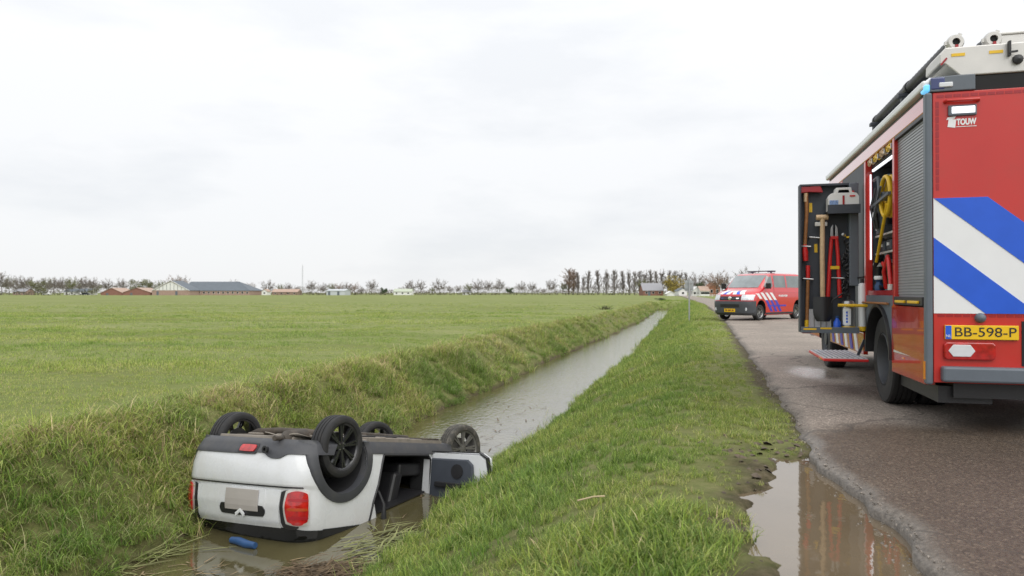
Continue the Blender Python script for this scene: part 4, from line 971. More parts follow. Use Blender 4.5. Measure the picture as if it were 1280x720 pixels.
tp(MB().box(0.175, 0.345, -0.025, -0.015, 2.645, 2.70), "lamp_glass", M_led, wl_, bevel=0.01)
mb = MB(); mb.prism([(0.148, 2.54), (0.205, 2.53), (0.212, 2.598), (0.158, 2.606)], -0.003, 0.0, 'y'); mb.prism([(0.14, 2.598), (0.20, 2.606), (0.212, 2.627), (0.15, 2.618)], -0.0032, 0.0, 'y')
tp(mb, "emblem", M_white, rear)
tp(MB().box(0.212, 0.36, -0.003, 0.0, 2.535, 2.54), "underline", M_white, rear)
text("TOUW", 0.068, M_white, rear, face(0.286, -0.002, 2.574), width=0.145, bold=0.0035)
# side structure
sidep = {}
tp(MB().box(0.0, 0.06, 0.069, 7.0, 2.692, 2.835), "cant_rail", M_red_gloss, bevel=0.012)
tp(MB().box(-0.035, 0.10, 0.02, 5.1, 2.868, 2.945), "roof_rail", M_white, bevel=0.02)
tp(MB().box(0.02, 2.48, 0.045, 5.1, 2.80, 2.868), "roof_deck", M_grey_trim)
for y0, y1 in ((0.070, 0.112), (1.09, 1.165), (2.41, 2.50)):
    tp(MB().box(-0.004, 0.07, y0, y1, 0.40 if y1 < 1.2 else 1.06, 2.69), "upright_post", M_red, bevel=0.006)
# lockers: dark walls
tp(MB().box(0.75, 0.80, 0.05, 5.0, 0.9, 2.79), "locker_back", M_grey_trim)
tp(MB().box(0.03, 0.80, 1.10, 1.16, 1.0, 2.69), "locker_wall", M_grey_trim)
tp(MB().box(0.03, 0.80, 2.43, 2.49, 1.0, 2.69), "locker_wall", M_charcoal)
tp(MB().box(0.01, 0.80, 1.165, 2.43, 1.145, 1.195), "locker_floor", M_red_refl)
for z in (1.60, 1.80, 2.20): tp(MB().box(0.10, 0.74, 1.165, 2.43, z, z + 0.022), "shelf", M_alu)
tp(MB().box(0.04, 0.055, 2.385, 2.40, 1.55, 2.53), "light_strip", M_led)
tp(MB().box(0.05, 0.07, 1.25, 2.33, 2.55, 2.575), "light_strip", M_led)
tp(MB().box(0.06, 0.30, 1.165, 2.41, 2.60, 2.69), "shutter_box", M_black)
tp(MB().box(0.80, 2.5, 0.045, 5.1, 0.45, 2.80), "far_side_body", M_red)
# shutter with slats
sh = tp(MB().box(0.035, 0.05, 0.114, 1.088, 1.13, 2.685), "roller_shutter", M_shutter)
mb = MB()
for z in np.arange(1.15, 2.675, 0.027):
    mb.add([(0.036, 0.114, z), (0.036, 1.088, z), (0.029, 0.114, z + 0.005), (0.029, 1.088, z + 0.005), (0.029, 0.114, z + 0.021), (0.029, 1.088, z + 0.021), (0.036, 0.114, z + 0.026), (0.036, 1.088, z + 0.026)], [(0, 1, 3, 2), (2, 3, 5, 4), (4, 5, 7, 6)])
o = tp(mb, "slat", M_shutter, sh); o['kind'] = 'stuff'
tp(MB().box(0.0, 0.034, 0.113, 1.089, 2.66, 2.692), "shutter_head", M_black, sh)
gb = tp(MB().box(-0.015, 0.03, 0.12, 1.085, 1.055, 1.135), "grip_bar", M_black, bevel=0.008)
for y0 in (0.20, 0.64): tp(MB().box(-0.035, -0.013, y0, y0 + 0.32, 1.075, 1.10), "grip_pad", M_yellow, gb, bevel=0.006)
# lower side flap and its lamps
sp = tp(MB().prism([(0.068, 0.40), (1.20, 0.392), (1.20, 1.046), (0.068, 1.046)], -0.006, 0.03, 'x'), "side_flap", M_orange_red, bevel=0.006)
tp(MB().box(-0.010, -0.005, 0.72, 0.80, 0.555, 0.568), "side_marker", M_amber, sp)
tp(MB().prism([(0.50, 0.600), (1.12, 0.592), (1.12, 0.615)], -0.0085, -0.005, 'x'), "reflective_wedge", M_lamp_off, sp)
tp(MB().box(-0.026, -0.010, 0.01, 0.05, 0.45, 0.60), "side_marker", M_amber)
tp(MB().box(0.10, 0.5, 0.1, 1.3, 0.25, 0.39), "rear_underbody", M_black)
# arch panel
arch = [(1.202, 1.142), (2.42, 1.142), (2.42, 0.96)]
for k in range(0, 21):
    a = math.pi * k / 20; arch.append((1.775 + 0.56 * math.cos(a), 0.50 + 0.53 * math.sin(a)))
arch += [(1.202, 0.5)]
tp(MB().prism(arch, 0.0, 0.04, 'x'), "arch_panel", M_grey_trim, bevel=0.006)
mb = MB(); G = []; H = []
for k in range(0, 25):
    a = math.pi * (0.0 + k / 24); G.append([(x, 1.775 + 0.545 * math.cos(a), 0.50 + 0.52 * math.sin(a)) for x in (-0.03, 0.35)]); H.append([(x, 1.775 + 0.575 * math.cos(a), 0.50 + 0.55 * math.sin(a)) for x in (-0.03, 0.35)])
mb.slab(G, H); tp(mb, "wheel_arch_trim", M_black, smooth=40)
tp(MB().box(0.40, 0.44, 1.18, 2.5, 0.35, 1.14), "arch_liner", M_dark)
mb = MB(); mb.tube([(-0.02, 1.30, 1.06), (-0.03, 2.45, 1.06)], 0.012, 8); tp(mb, "brass_rail", M_wood, smooth=40)
# forward half behind the open locker: body side, second locker wall and the cab
tp(MB().box(0.0, 0.05, 2.55, 3.9, 0.72, 2.69), "front_locker", M_charcoal, bevel=0.006)
tp(MB().box(0.0, 0.8, 3.92, 5.1, 0.70, 2.69), "front_body_side", M_red, bevel=0.01)
sk = tp(MB().box(0.01, 0.06, 2.62, 5.0, 0.44, 0.698), "lower_skirt", M_orange_red, bevel=0.006)
for k in range(6): tp(MB().prism([(2.9 + 0.34 * k, 0.46), (3.06 + 0.34 * k, 0.46), (3.2 + 0.34 * k, 0.68), (3.04 + 0.34 * k, 0.68)], 0.004, 0.009, "x"), "stripe", M_purple if k % 2 else M_white, sk)
cab = tp(MB().prism([(5.12, 0.42), (7.55, 0.42), (7.62, 0.60), (7.62, 1.25), (7.45, 2.0), (7.20, 2.72), (6.9, 2.80), (5.12, 2.80)], 0.02, 2.48, 'x'), "cab", M_red, bevel=0.03)
cu = []
for x0, x1 in ((-0.2, 0.42), (2.08, 2.7)):
    c_ = MB(); c_.cyl((x0, 5.62, 0.47), (x1, 5.62, 0.47), 0.56, n=32); cu.append(c_.build("cut", M_dark, truck))
boolean(cab, cu)
for x, sx in ((0.012, -1), (2.488, 1)):
    w_ = MB(); w_.box(x - 0.006, x + 0.006, 5.35, 6.15, 1.55, 2.45); tp(w_, "side_window", M_glass_dark, cab, bevel=0.003)
    w_ = MB(); w_.prism([(6.3, 1.55), (7.45, 1.55), (7.12, 2.45), (6.3, 2.45)], x - 0.006, x + 0.006, 'x'); tp(w_, "side_window", M_glass_dark, cab, bevel=0.003)
    w_ = MB()
    for k in range(4): w_.prism([(5.2 + 0.28 * k, 1.35), (5.36 + 0.28 * k, 1.35), (5.70 + 0.28 * k, 0.62), (5.54 + 0.28 * k, 0.62)], x - 0.005, x + 0.005, 'x')
    tp(w_, "stripe", M_purple, cab)
tp(MB().add([(0.15, 7.632, 1.30), (2.35, 7.632, 1.30), (2.35, 7.235, 2.66), (0.15, 7.235, 2.66), (0.15, 7.60, 1.30), (2.35, 7.60, 1.30), (2.35, 7.20, 2.66), (0.15, 7.20, 2.66)], [(0, 1, 2, 3), (4, 7, 6, 5), (0, 4, 5, 1), (1, 5, 6, 2), (2, 6, 7, 3), (3, 7, 4, 0)]), "windscreen", M_glass_dark, cab)
tp(MB().box(0.05, 2.45, 7.55, 7.72, 0.38, 0.85), "front_bumper", M_white, bevel=0.04)
tp(MB().box(0.3, 2.2, 5.1, 7.5, 0.35, 0.45), "cab_floor", M_black)
# wheels of the truck
def truck_wheel(loc, out, dual=False):
    w = bpy.data.objects.new("wheel", None); C.objects.link(w); w.parent = truck
    w.matrix_local = Matrix.Translation(Vector(loc)) @ Matrix.Rotation(math.pi / 2 * out, 4, 'Y')
    t = MB(); make_tyre(t, 0.465, 0.27, 0.27, 56, 4)
    if dual: make_tyre(t, 0.465, 0.27, 0.27, 40, 4, M=Matrix.Translation((0, 0, -0.31)))
    t.build("tyre", M_rubber, w, smooth=35)
    r = MB(); r.lathe([(0.272, 0.125), (0.262, 0.13), (0.250, 0.10), (0.235, -0.02), (0.15, -0.035 if dual else 0.06), (0.12, -0.03 if dual else 0.07), (0.115, 0.03 if dual else 0.13), (0.0, 0.035 if dual else 0.135), (0.0, -0.12), (0.272, -0.12)], 40)
    r.build("rim", M_rim_dark, w, smooth=35)
    b_ = MB()
    for k in range(10):
        a = 2 * math.pi * k / 10; zz = -0.03 if dual else 0.065; b_.cyl((0.175 * math.cos(a), 0.175 * math.sin(a), zz), (0.175 * math.cos(a), 0.175 * math.sin(a), zz + 0.03), 0.014, n=8)
    tag(b_.build("wheel_nuts", M_steel, w), kind="stuff")
for x, out in ((0.165, -1), (2.335, 1)):
    truck_wheel((x, 1.775, 0.465), out, True); truck_wheel((x, 5.62, 0.465), out)
# fold-down step
st = tp(MB().box(-0.50, -0.03, 2.12, 3.35, 0.395, 0.425), "step", M_red_plain, bevel=0.008)
mb = MB(); mb.box(-0.49, -0.035, 2.13, 3.34, 0.426, 0.434); tp(mb, "tread", M_tread, st)
mb = MB()
for x in np.arange(-0.47, -0.05, 0.055): mb.box(x, x + 0.016, 2.14, 3.33, 0.434, 0.441)
tp(mb, "tread_rib", M_shutter, st)
tp(MB().box(-0.503, -0.485, 2.25, 2.42, 0.398, 0.42), "marker_lamp", M_amber, st)
tp(MB().bar((-0.06, 2.6, 0.42), (0.02, 2.6, 0.62), 0.03), "step_hinge", M_charcoal, st)
# swing-out tool board
BL = 2.50
def bx(x): return -0.703 + (x - 1000) * 0.00876
def bz(y): return 2.455 - (y - 228) * 0.00931
board = tp(MB().box(-0.70, -0.075, BL + 0.12, BL + 0.15, 0.72, 2.455), "tool_board", M_charcoal, bevel=0.005)
tp(MB().box(-0.705, -0.685, BL, BL + 0.155, 0.70, 2.46), "board_edge", M_charcoal, board, bevel=0.004)
tp(MB().box(-0.70, -0.075, BL - 0.10, BL + 0.15, 0.70, 0.725), "board_floor", M_charcoal, board, bevel=0.004)
tp(MB().box(-0.70, -0.075, BL - 0.105, BL - 0.09, 0.70, 0.77), "board_lip", M_grey_trim, board, bevel=0.004)
tp(MB().box(-0.16, -0.06, BL + 0.0, BL + 0.16, 1.25, 2.46), "board_upright", M_grey_trim, board, bevel=0.01)
tp(MB().box(-0.70, -0.075, BL + 0.02, BL + 0.15, 2.44, 2.465), "board_top", M_charcoal, board, bevel=0.004)
tp(MB().box(bx(1033), bx(1073), BL - 0.12, BL + 0.12, bz(266), bz(266) + 0.02), "can_shelf", M_black, board)
tp(MB().box(bx(1033), bx(1073), BL - 0.13, BL - 0.12, bz(267), bz(256)), "can_shelf_lip", M_charcoal, board)
def label(x0, x1, y0, y1, m=M_yellow, d=0.118): return tp(MB().box(bx(x0), bx(x1), BL + d - 0.002, BL + d + 0.003, bz(y1), bz(y0)), "sticker", m, board)
label(1013.5, 1017.5, 250, 262); label(1020, 1024, 303, 314); label(1064, 1068.5, 304, 311)
tp(MB().box(bx(1024), bx(1038), BL - 0.108, BL - 0.104, 0.745, 0.765), "sticker", M_yellow, board)
tp(MB().box(bx(1003), bx(1019), BL - 0.108, BL - 0.104, 0.735, 0.755), "sticker", M_yellow, board)
label(1012, 1041, 387, 413, M_white, 0.117)
for x0 in (1019, 1027, 1034): tp(MB().box(bx(x0), bx(x0) + 0.012, BL + 0.108, BL + 0.114, bz(410), bz(396)), "hook", M_steel, board)
for y_, x0, x1 in ((295, 1013, 1025), (306, 1001, 1014), (348, 1005, 1017), (347, 1041, 1056)):
    mb = MB(); mb.tube([(bx(x0), BL + 0.12, bz(y_)), (bx(x0), BL + 0.04, bz(y_)), (bx(x1), BL + 0.04, bz(y_ + 0.8)), (bx(x1), BL + 0.12, bz(y_ + 0.8))], 0.010, 8); tp(mb, "clip", M_steel, board, smooth=50)
mb = MB(); mb.tube([(bx(1045), BL - 0.14, bz(381.5)), (bx(1085), BL - 0.145, bz(382)), (bx(1105), BL - 0.05, bz(382.5))], 0.018, 8); tp(mb, "retaining_strap", M_yellow, board)
# ---- tools on the board and gear in the locker: things of their own
def T(name, label_, cat, loc): return thing(name, label_, cat, (TX + loc[0] * CR_ + loc[1] * SR, TY - loc[0] * SR + loc[1] * CR_, loc[2]), TROT)
def gear(name, label_, cat, x, y, d=0.06):
    o = T(name, label_, cat, (bx(x), BL + d, bz(y)))
    def P(px, py, dd=0.0): return (bx(px) - bx(x), dd, bz(py) - bz(y))
    return o, P
a_, P = gear("fire_axe", "fire axe with red head and brown handle hung highest on the tool board", "axe", 1008, 275)
mb = MB(); mb.prism([(P(1001, 0)[0], P(0, 229)[2]), (P(1012, 0)[0], P(0, 230)[2]), (P(1026, 0)[0], P(0, 227)[2]), (P(1030, 0)[0], P(0, 238)[2]), (P(1012, 0)[0], P(0, 237)[2]), (P(1001, 0)[0], P(0, 238)[2])], -0.03, 0.02, 'y'); mb.build("axe_head", M_red_refl, a_, bevel=0.006)
mb = MB(); mb.tube([P(1009, 229), P(1009.5, 262), P(1007.5, 300), P(1007, 306)], 0.022, 10); mb.build("handle", M_wood, a_, smooth=50)
mb = MB(); mb.tube([P(1007, 304), P(1007.5, 314), P(1008, 325)], [0.024, 0.034, 0.03], 10); mb.build("grip", M_red_plain, a_, smooth=50)
mb = MB(); mb.tube([P(1008.5, 238), P(1008.5, 249)], 0.024, 10); mb.build("collar", M_wood_pale, a_)
a_, P = gear("sledgehammer", "long brown handled hammer standing head down below the fire axe", "hammer", 1010, 372)
mb = MB(); mb.tube([P(1011, 331), P(1011, 347)], 0.025, 10); mb.build("grip", M_red_plain, a_, smooth=50)
mb = MB(); mb.tube([P(1011, 345), P(1009.5, 402)], 0.021, 10); mb.build("handle", M_wood, a_, smooth=50)
mb = MB(); mb.tube([P(1009.3, 401), P(1009, 413)], 0.024, 10); mb.build("band", M_yellow, a_, smooth=50)
mb = MB(); mb.box(P(1003, 0)[0], P(1015, 0)[0], -0.04, 0.04, P(0, 418)[2], P(0, 412)[2]); mb.build("hammer_head", M_red_plain, a_, bevel=0.01)
a_, P = gear("spade", "black bladed spade with a pale wooden shaft on the tool board", "spade", 1028, 320, 0.02)
mb = MB(); mb.tube([P(1021, 270), P(1036, 270)], [0.032, 0.032], 12); mb.build("hand_grip", M_wood_pale, a_, smooth=50)
mb = MB(); mb.tube([P(1029, 271), P(1028.5, 320), P(1029, 374)], 0.028, 12); mb.build("shaft", M_wood_pale, a_, smooth=50)
mb = MB(); mb.box(P(1019.5, 0)[0], P(1035, 0)[0], -0.01, 0.02, P(0, 281)[2], P(0, 276)[2]); mb.build("bracket", M_alu, a_, bevel=0.004)
G = []
for i in range(9):
    t = i / 8; ww = 0.108 * (1 - 0.35 * max(0, (t - 0.6) / 0.4) ** 2); G.append([(0.005 + ww * s, -0.03 - 0.05 * (1 - s * s) - 0.02 * t, P(0, 371)[2] - 0.29 * t) for s in np.linspace(-1, 1, 7)])
H = [[(x, y + 0.014, z) for x, y, z in row] for row in G]
MB().slab(G, H).build("blade", M_black, a_, smooth=40)
a_, P = gear("bolt_cutter", "long red bolt cutter hanging jaws up below the white can", "bolt cutter", 1044, 320)
for s, e in ((-1, 1036), (1, 1051)):
    mb = MB(); mb.tube([P(1044 + s * 3, 296), P(1044 + s * 5, 320), P(e, 372)], [0.022, 0.022, 0.026], 10); mb.build("arm", M_red_plain, a_, smooth=50)
    mb = MB(); mb.prism([(P(1044 + s * 1.0, 0)[0], P(0, 296)[2]), (P(1044 + s * 5, 0)[0], P(0, 294)[2]), (P(1044 + s * 4.5, 0)[0], P(0, 284)[2]), (P(1044 + s * 1.5, 0)[0], P(0, 279)[2])], -0.02, 0.015, 'y'); mb.build("jaw", M_steel, a_, bevel=0.004)
mb = MB(); mb.box(P(1039, 0)[0], P(1050, 0)[0], -0.03, -0.005, P(0, 336)[2], P(0, 332)[2]); mb.build("cross_band", M_yellow, a_)
mb = MB(); mb.box(P(1039.5, 0)[0], P(1049, 0)[0], -0.03, 0.02, P(0, 298)[2], P(0, 294)[2]); mb.build("pivot", M_red_plain, a_, bevel=0.005)
# white combi can
a_ = T("jerrycan", "white plastic twin can with moulded handle standing on the board's shelf", "jerrycan", (bx(1053), BL - 0.01, bz(266) + 0.022)); w2, hh = 0.165, 0.27
outline = [(-w2, 0), (w2, 0), (w2, hh * 0.62), (w2 * 0.85, hh * 0.76), (w2 * 0.55, hh * 0.80), (w2 * 0.50, hh), (-w2 * 0.48, hh), (-w2 * 0.55, hh * 0.80), (-w2 * 0.85, hh * 0.74), (-w2, hh * 0.58)]
ob = MB().prism(outline, -0.09, 0.08, 'y').build("can_body", [M_can, M_charcoal], a_)
boolean(ob, [MB().prism([(-w2 * 0.36, hh * 0.78), (w2 * 0.38, hh * 0.78), (w2 * 0.33, hh * 0.90), (-w2 * 0.30, hh * 0.90)], -0.3, 0.3, 'y').build("cut", M_charcoal, a_)])
bv = ob.modifiers.new("bevel", 'BEVEL'); bv.width = 0.014; bv.segments = 2; bv.limit_method = 'ANGLE'
MB().box(-w2 * 0.92, -w2 * 0.35, -0.095, -0.088, hh * 0.22, hh * 0.46).build("paper_label", M_blue_film if False else pmat("pale_blue_print", (0.20, 0.30, 0.52), 0.5, var=0.4, scale=60), a_)
MB().box(-0.012, 0.01, -0.096, -0.09, hh * 0.2, hh * 0.66).build("divider", M_red_refl, a_)
MB().box(0.02, w2 * 0.72, -0.096, -0.089, 0.012, 0.04).build("sticker", M_yellow, a_)
MB().cyl((w2 * 0.62, -0.01, hh * 0.78), (w2 * 0.62, -0.01, hh * 0.88), 0.028, n=16).build("cap", M_red_plain, a_)
MB().box(w2 * 0.4, w2 * 0.75, -0.096, -0.089, hh * 0.60, hh * 0.66).build("sticker", M_red_plain, a_)
# fire extinguisher / pressure cylinder
def cylinder(name, label_, cat, x, ytop, r, h, mat_, paper=True):
    o = T(name, label_, cat, (bx(x), BL - 0.01, 0.727))
    MB().lathe([(0, 0), (r, 0), (r, 0.01), (r, h - 0.05), (r * 0.85, h - 0.015), (r * 0.3, h), (0, h)], 28).build("cylinder_body", mat_, o, smooth=45)
    MB().cyl((0, 0, h - 0.005), (0, 0, h + 0.05), 0.018, n=12).bar((-0.05, 0, h + 0.055), (0.03, 0, h + 0.07), 0.02).build("valve", M_black, o)
    MB().lathe([(r + 0.002, 0.0), (r + 0.003, 0.05), (r + 0.001, 0.052)], 28).build("base_band", M_yellow, o, smooth=45)
    if paper:
        G = [[((r + 0.003) * math.cos(a), (r + 0.003) * math.sin(a), z) for z in (h * 0.20, h * 0.72)] for a in np.linspace(-2.6, -1.35, 10)]
        H = [[(q[0] * 0.97, q[1] * 0.97, q[2]) for q in row] for row in G]
        MB().slab(G, H).build("paper_label", M_white, o, smooth=60)
        for k in range(4):
            z = h * (0.26 + 0.1 * k); G = [[((r + 0.005) * math.cos(a), (r + 0.005) * math.sin(a), zz) for zz in (z, z + 0.025)] for a in (-2.05, -1.9, -1.8)]
            MB().slab(G, [[(q[0] * 0.98, q[1] * 0.98, q[2]) for q in row] for row in G]).build("printed_sign", M_blue_film, o)
    return o
ex = cylinder("fire_extinguisher", "steel extinguisher with white paper label held by the yellow strap", "extinguisher", 1060, 372, 0.072, 0.36, M_steel)
MB().tube([(0.02, 0, 0.40), (-0.06, -0.03, 0.44), (-0.17, -0.02, 0.36), (-0.20, 0.02, 0.22)], 0.011, 8).build("hose", M_black, ex, smooth=50)
cylinder("gas_cylinder", "tall slim white cylinder beside the steel extinguisher", "cylinder", 1077, 354, 0.043, 0.56, M_white, False)
bt = T("blue_bottle", "blue plastic bottle on the tool board's floor beside the extinguisher", "bottle", (bx(1046), BL - 0.03, 0.727))
MB().lathe([(0, 0), (0.04, 0), (0.042, 0.01), (0.042, 0.10), (0.018, 0.135), (0.018, 0.15), (0, 0.15)], 18).build("bottle_body", M_blue_film, bt, smooth=50)
MB().cyl((0, 0, 0.15), (0.0, 0, 0.172), 0.021, n=12).build("cap", M_blue, bt)
ch = T("chain_bundle", "black chain bundle hanging from the board under its yellow tags", "chain", (bx(1060), BL + 0.07, bz(300)))
mb = MB()
for k in range(14):
    a = k * 0.9; mb.tube([(0.03 * math.sin(a) + 0.03 * math.cos(t), -0.02 + 0.012 * math.sin(2 * t + k), -0.045 * k + 0.035 * math.sin(t)) for t in np.linspace(0, 6.283, 10)], 0.011, 6, caps=False)
mb.build("chain_link", M_black, ch, smooth=60)
mb = MB(); mb.box(-0.05, -0.02, -0.05, -0.03, 0.05, 0.075); mb.box(-0.01, 0.02, -0.05, -0.03, 0.03, 0.05); mb.box(0.03, 0.05, -0.05, -0.03, 0.06, 0.08); mb.build("tag", M_yellow, ch)
mb = MB(); mb.lathe([(0, 0.02), (0.02, 0.015), (0.022, 0), (0, 0)], 12, M=Matrix.Translation((-0.045, -0.04, 0.07)) @ Matrix.Rotation(R(90), 4, 'X')); mb.build("shackle", M_steel, ch)
# gear in the open locker
hr = T("hose_reel", "yellow hose wound on a grey reel on the locker's upper shelf", "hose reel", (0.17, 1.78, 2.20))
for k in range(5):
    MB().lathe([(0.13 + 0.022 * 0, -0.12 + 0.05 * k)] and [(0.21 + 0.022 * math.cos(t), -0.10 + 0.05 * k + 0.024 * math.sin(t)) for t in np.linspace(0, 6.283, 9)[:-1]], 28, M=Matrix.Rotation(R(90), 4, 'Y'), closed=True).build("hose_turn", M_yellow, hr, smooth=60)
MB().lathe([(0.20, 0.13), (0.20, 0.145), (0.0, 0.145), (0, 0.13)], 28, M=Matrix.Rotation(R(90), 4, 'Y')).lathe([(0.05, -0.14), (0.05, 0.13), (0, 0.13), (0, -0.14)], 16, M=Matrix.Rotation(R(90), 4, 'Y')).build("reel_disc", M_grey_trim, hr)
mb = MB(); mb.bar((-0.13, -0.3, 0.0), (-0.13, 0.50, -0.06), 0.03); mb.bar((-0.13, 0.1, 0.12), (-0.13, 0.42, -0.20), 0.025); mb.tube([(-0.10, 0.55, 0.25), (-0.11, 0.30, 0.25), (-0.11, 0.2, -0.02)], 0.018, 8); mb.build("reel_frame", M_grey_trim, hr)
fp = T("ceiling_hook", "yellow handled pike pole leaning across the open locker", "pole", (0.05, 1.62, 2.10))
MB().tube([(0, 0, 0), (0.02, 0.60, -0.58)], 0.017, 10).build("pole", M_yellow, fp, smooth=50)
MB().tube([(0.02, 0.60, -0.58), (0.02, 0.68, -0.66)], 0.026, 10).build("hook_head", M_black, fp, smooth=50)
hs = [("green_hose", "dark green hose looped at the bottom of the open locker", M_green, 1.85, 0.10), ("red_hose", "red hose looped deep inside the open locker", M_red_plain, 1.70, 0.07)]
for nm_, lb, mt, y0, x0 in hs:
    o = T(nm_, lb, "hose", (x0, y0, 1.20)); MB().tube([(0.0, -0.15, 0.02), (0.0, -0.05, 0.30), (0.02, 0.08, 0.36), (0.0, 0.16, 0.20), (0.03, 0.22, 0.03), (0.05, 0.35, 0.26), (0.05, 0.45, 0.30)], 0.022, 8).build("hose_line", mt, o, smooth=60); MB().cyl((0, -0.15, 0.0), (0, -0.15, 0.06), 0.032, n=12).build("coupling", M_alu, o)
for k, (y0, x0, h_, mt, lb) in enumerate(((2.28, 0.10, 0.36, M_black, "black branch pipe standing nearest the locker's front wall"), (2.14, 0.08, 0.16, M_blue, "short blue nozzle among the gear on the locker floor"), (2.02, 0.16, 0.40, M_grey_trim, "grey nozzle with a white collar on the locker floor"))):
    o = T("nozzle", lb, "nozzle", (x0, y0, 1.197)); MB().lathe([(0, 0), (0.045, 0), (0.05, 0.05), (0.03, 0.08), (0.028, h_ * 0.6), (0.045, h_ * 0.7), (0.05, h_), (0, h_)], 16).build("barrel", mt, o, smooth=40)
    MB().lathe([(0.05, 0), (0.054, 0.02), (0.05, 0.04)], 16, M=Matrix.Translation((0, 0, h_ * 0.75))).build("collar", M_white, o)
    MB().bar((0.0, -0.05, h_ * 0.3), (0.0, -0.09, h_ * 0.15), 0.025).build("handle", M_black, o)
bs = T("breathing_set", "grey breathing set hung upright in the locker beside the light strip", "breathing set", (0.14, 2.24, 1.84))
MB().lathe([(0, 0), (0.05, 0.01), (0.07, 0.05), (0.07, 0.42), (0.05, 0.48), (0, 0.5)], 20).build("bottle", M_grey_trim, bs, smooth=50)
MB().tube([(-0.06, -0.05, 0.05), (-0.10, -0.08, 0.3), (-0.05, -0.08, 0.52)], 0.02, 8).tube([(-0.06, 0.07, 0.05), (-0.10, 0.08, 0.3), (-0.05, 0.08, 0.52)], 0.02, 8).build("harness", M_black, bs, smooth=50)
MB().lathe([(0, 0.04), (0.04, 0.03), (0.05, 0), (0, 0)], 14, M=Matrix.Translation((-0.07, 0, 0.2)) @ Matrix.Rotation(R(-90), 4, 'Y')).build("gauge", M_white, bs)
xb = T("plastic_crate", "blue grey plastic crate on the locker shelf behind the hose reel", "crate", (0.14, 2.1, 2.222))
MB().box(0, 0.5, -0.1, 0.3, 0, 0.02).box(0, 0.02, -0.1, 0.3, 0.021, 0.25).box(0.48, 0.5, -0.1, 0.3, 0.021, 0.25).box(0.021, 0.479, -0.1, -0.08, 0.021, 0.25).box(0.021, 0.479, 0.28, 0.3, 0.021, 0.25).build("crate_shell", pmat("pale_blue_plastic", (0.16, 0.27, 0.40), 0.4), xb)
MB().box(-0.006, 0.0, 0.0, 0.2, 0.12, 0.18).build("paper_tag", M_white, xb)
for k, (y0, z0) in enumerate(((2.05, 1.625), (2.26, 1.825), (1.75, 1.625))):
    o = T("tool_case", ["flat dark case with white clasp on the middle locker shelf", "dark case with white clasp on the shelf by the light strip", "dark case with white clasp behind the yellow pole"][k], "case", (0.09, y0, z0)); MB().box(0, 0.4, -0.09, 0.09, 0, 0.11).build("case_body", M_charcoal, o, bevel=0.012); MB().box(-0.012, 0.0, -0.03, 0.03, 0.05, 0.08).build("clasp", M_white, o); MB().tube([(-0.002, -0.05, 0.11), (-0.02, -0.05, 0.125), (-0.02, 0.05, 0.125), (-0.002, 0.05, 0.11)], 0.008, 6).build("handle", M_black, o)
for k in range(4):
    y0 = 1.25 + 0.29 * k
    o = T("strap_roll", ["folded yellow strap tucked under the roof nearest the shutter", "tan strap tucked under the roof second from the shutter", "folded yellow strap tucked under the roof above the pike pole's foot", "tan strap tucked under the roof nearest the tool board"][k], "strap", (0.02, y0, 2.615), ); MB().tube([(0, 0, 0), (-0.01, 0.1, 0.03), (0, 0.2, 0.01), (0.0, 0.22, 0.05), (0, 0.05, 0.06)], 0.016, 8).build("webbing", M_yellow if k % 2 == 0 else M_wood_pale, o); MB().box(-0.02, 0.02, -0.03, 0.0, 0.0, 0.05).build("buckle", M_steel, o)
# ------------------------------------------------------------------ roof gear
rb_ = MB(); poly = [(0.142, 3.205), (0.10, 3.15), (0.097, 3.072), (0.142, 3.066), (0.252, 2.962), (2.248, 2.962), (2.36, 3.066), (2.40, 3.072), (2.40, 3.15), (2.358, 3.205)]
box = tp(rb_.prism(poly, 0.02, 0.42, 'y'), "roof_locker", M_alu, bevel=0.01)
for x in (0.185, 0.46): tp(MB().box(x, x + 0.10, 0.016, 0.019, 3.125, 3.15), "sticker", M_yellow, box)
tp(MB().bar((0.105, 0.015, 3.06), (0.15, 0.015, 3.115), 0.014), "catch", M_red_refl, box)
lt = tp(MB().box(0.59, 0.605, -0.02, 0.02, 3.09, 3.21).bar((0.59, -0.02, 3.115), (0.65, -0.02, 3.12), 0.014).lathe([(0, 0.03), (0.035, 0.02), (0.04, 0), (0, 0)], 12, M=Matrix.Translation((0.66, 0.01, 3.06)) @ Matrix.Rotation(R(90), 4, 'X')), "latch", M_black, box)
for y_ in (1.45, 2.75): tp(MB().box(0.15, 0.31, y_, y_ + 0.07, 2.86, 3.20).box(0.12, 0.36, y_ - 0.01, y_ + 0.08, 3.17, 3.21), "hose_bracket", M_charcoal, bevel=0.006)
mb = MB(); mb.bar((0.12, 0.45, 2.96), (0.25, 0.45, 3.05), 0.06); mb.bar((0.2, 0.43, 2.87), (0.28, 0.43, 3.0), 0.05); tp(mb, "locker_support", M_charcoal)
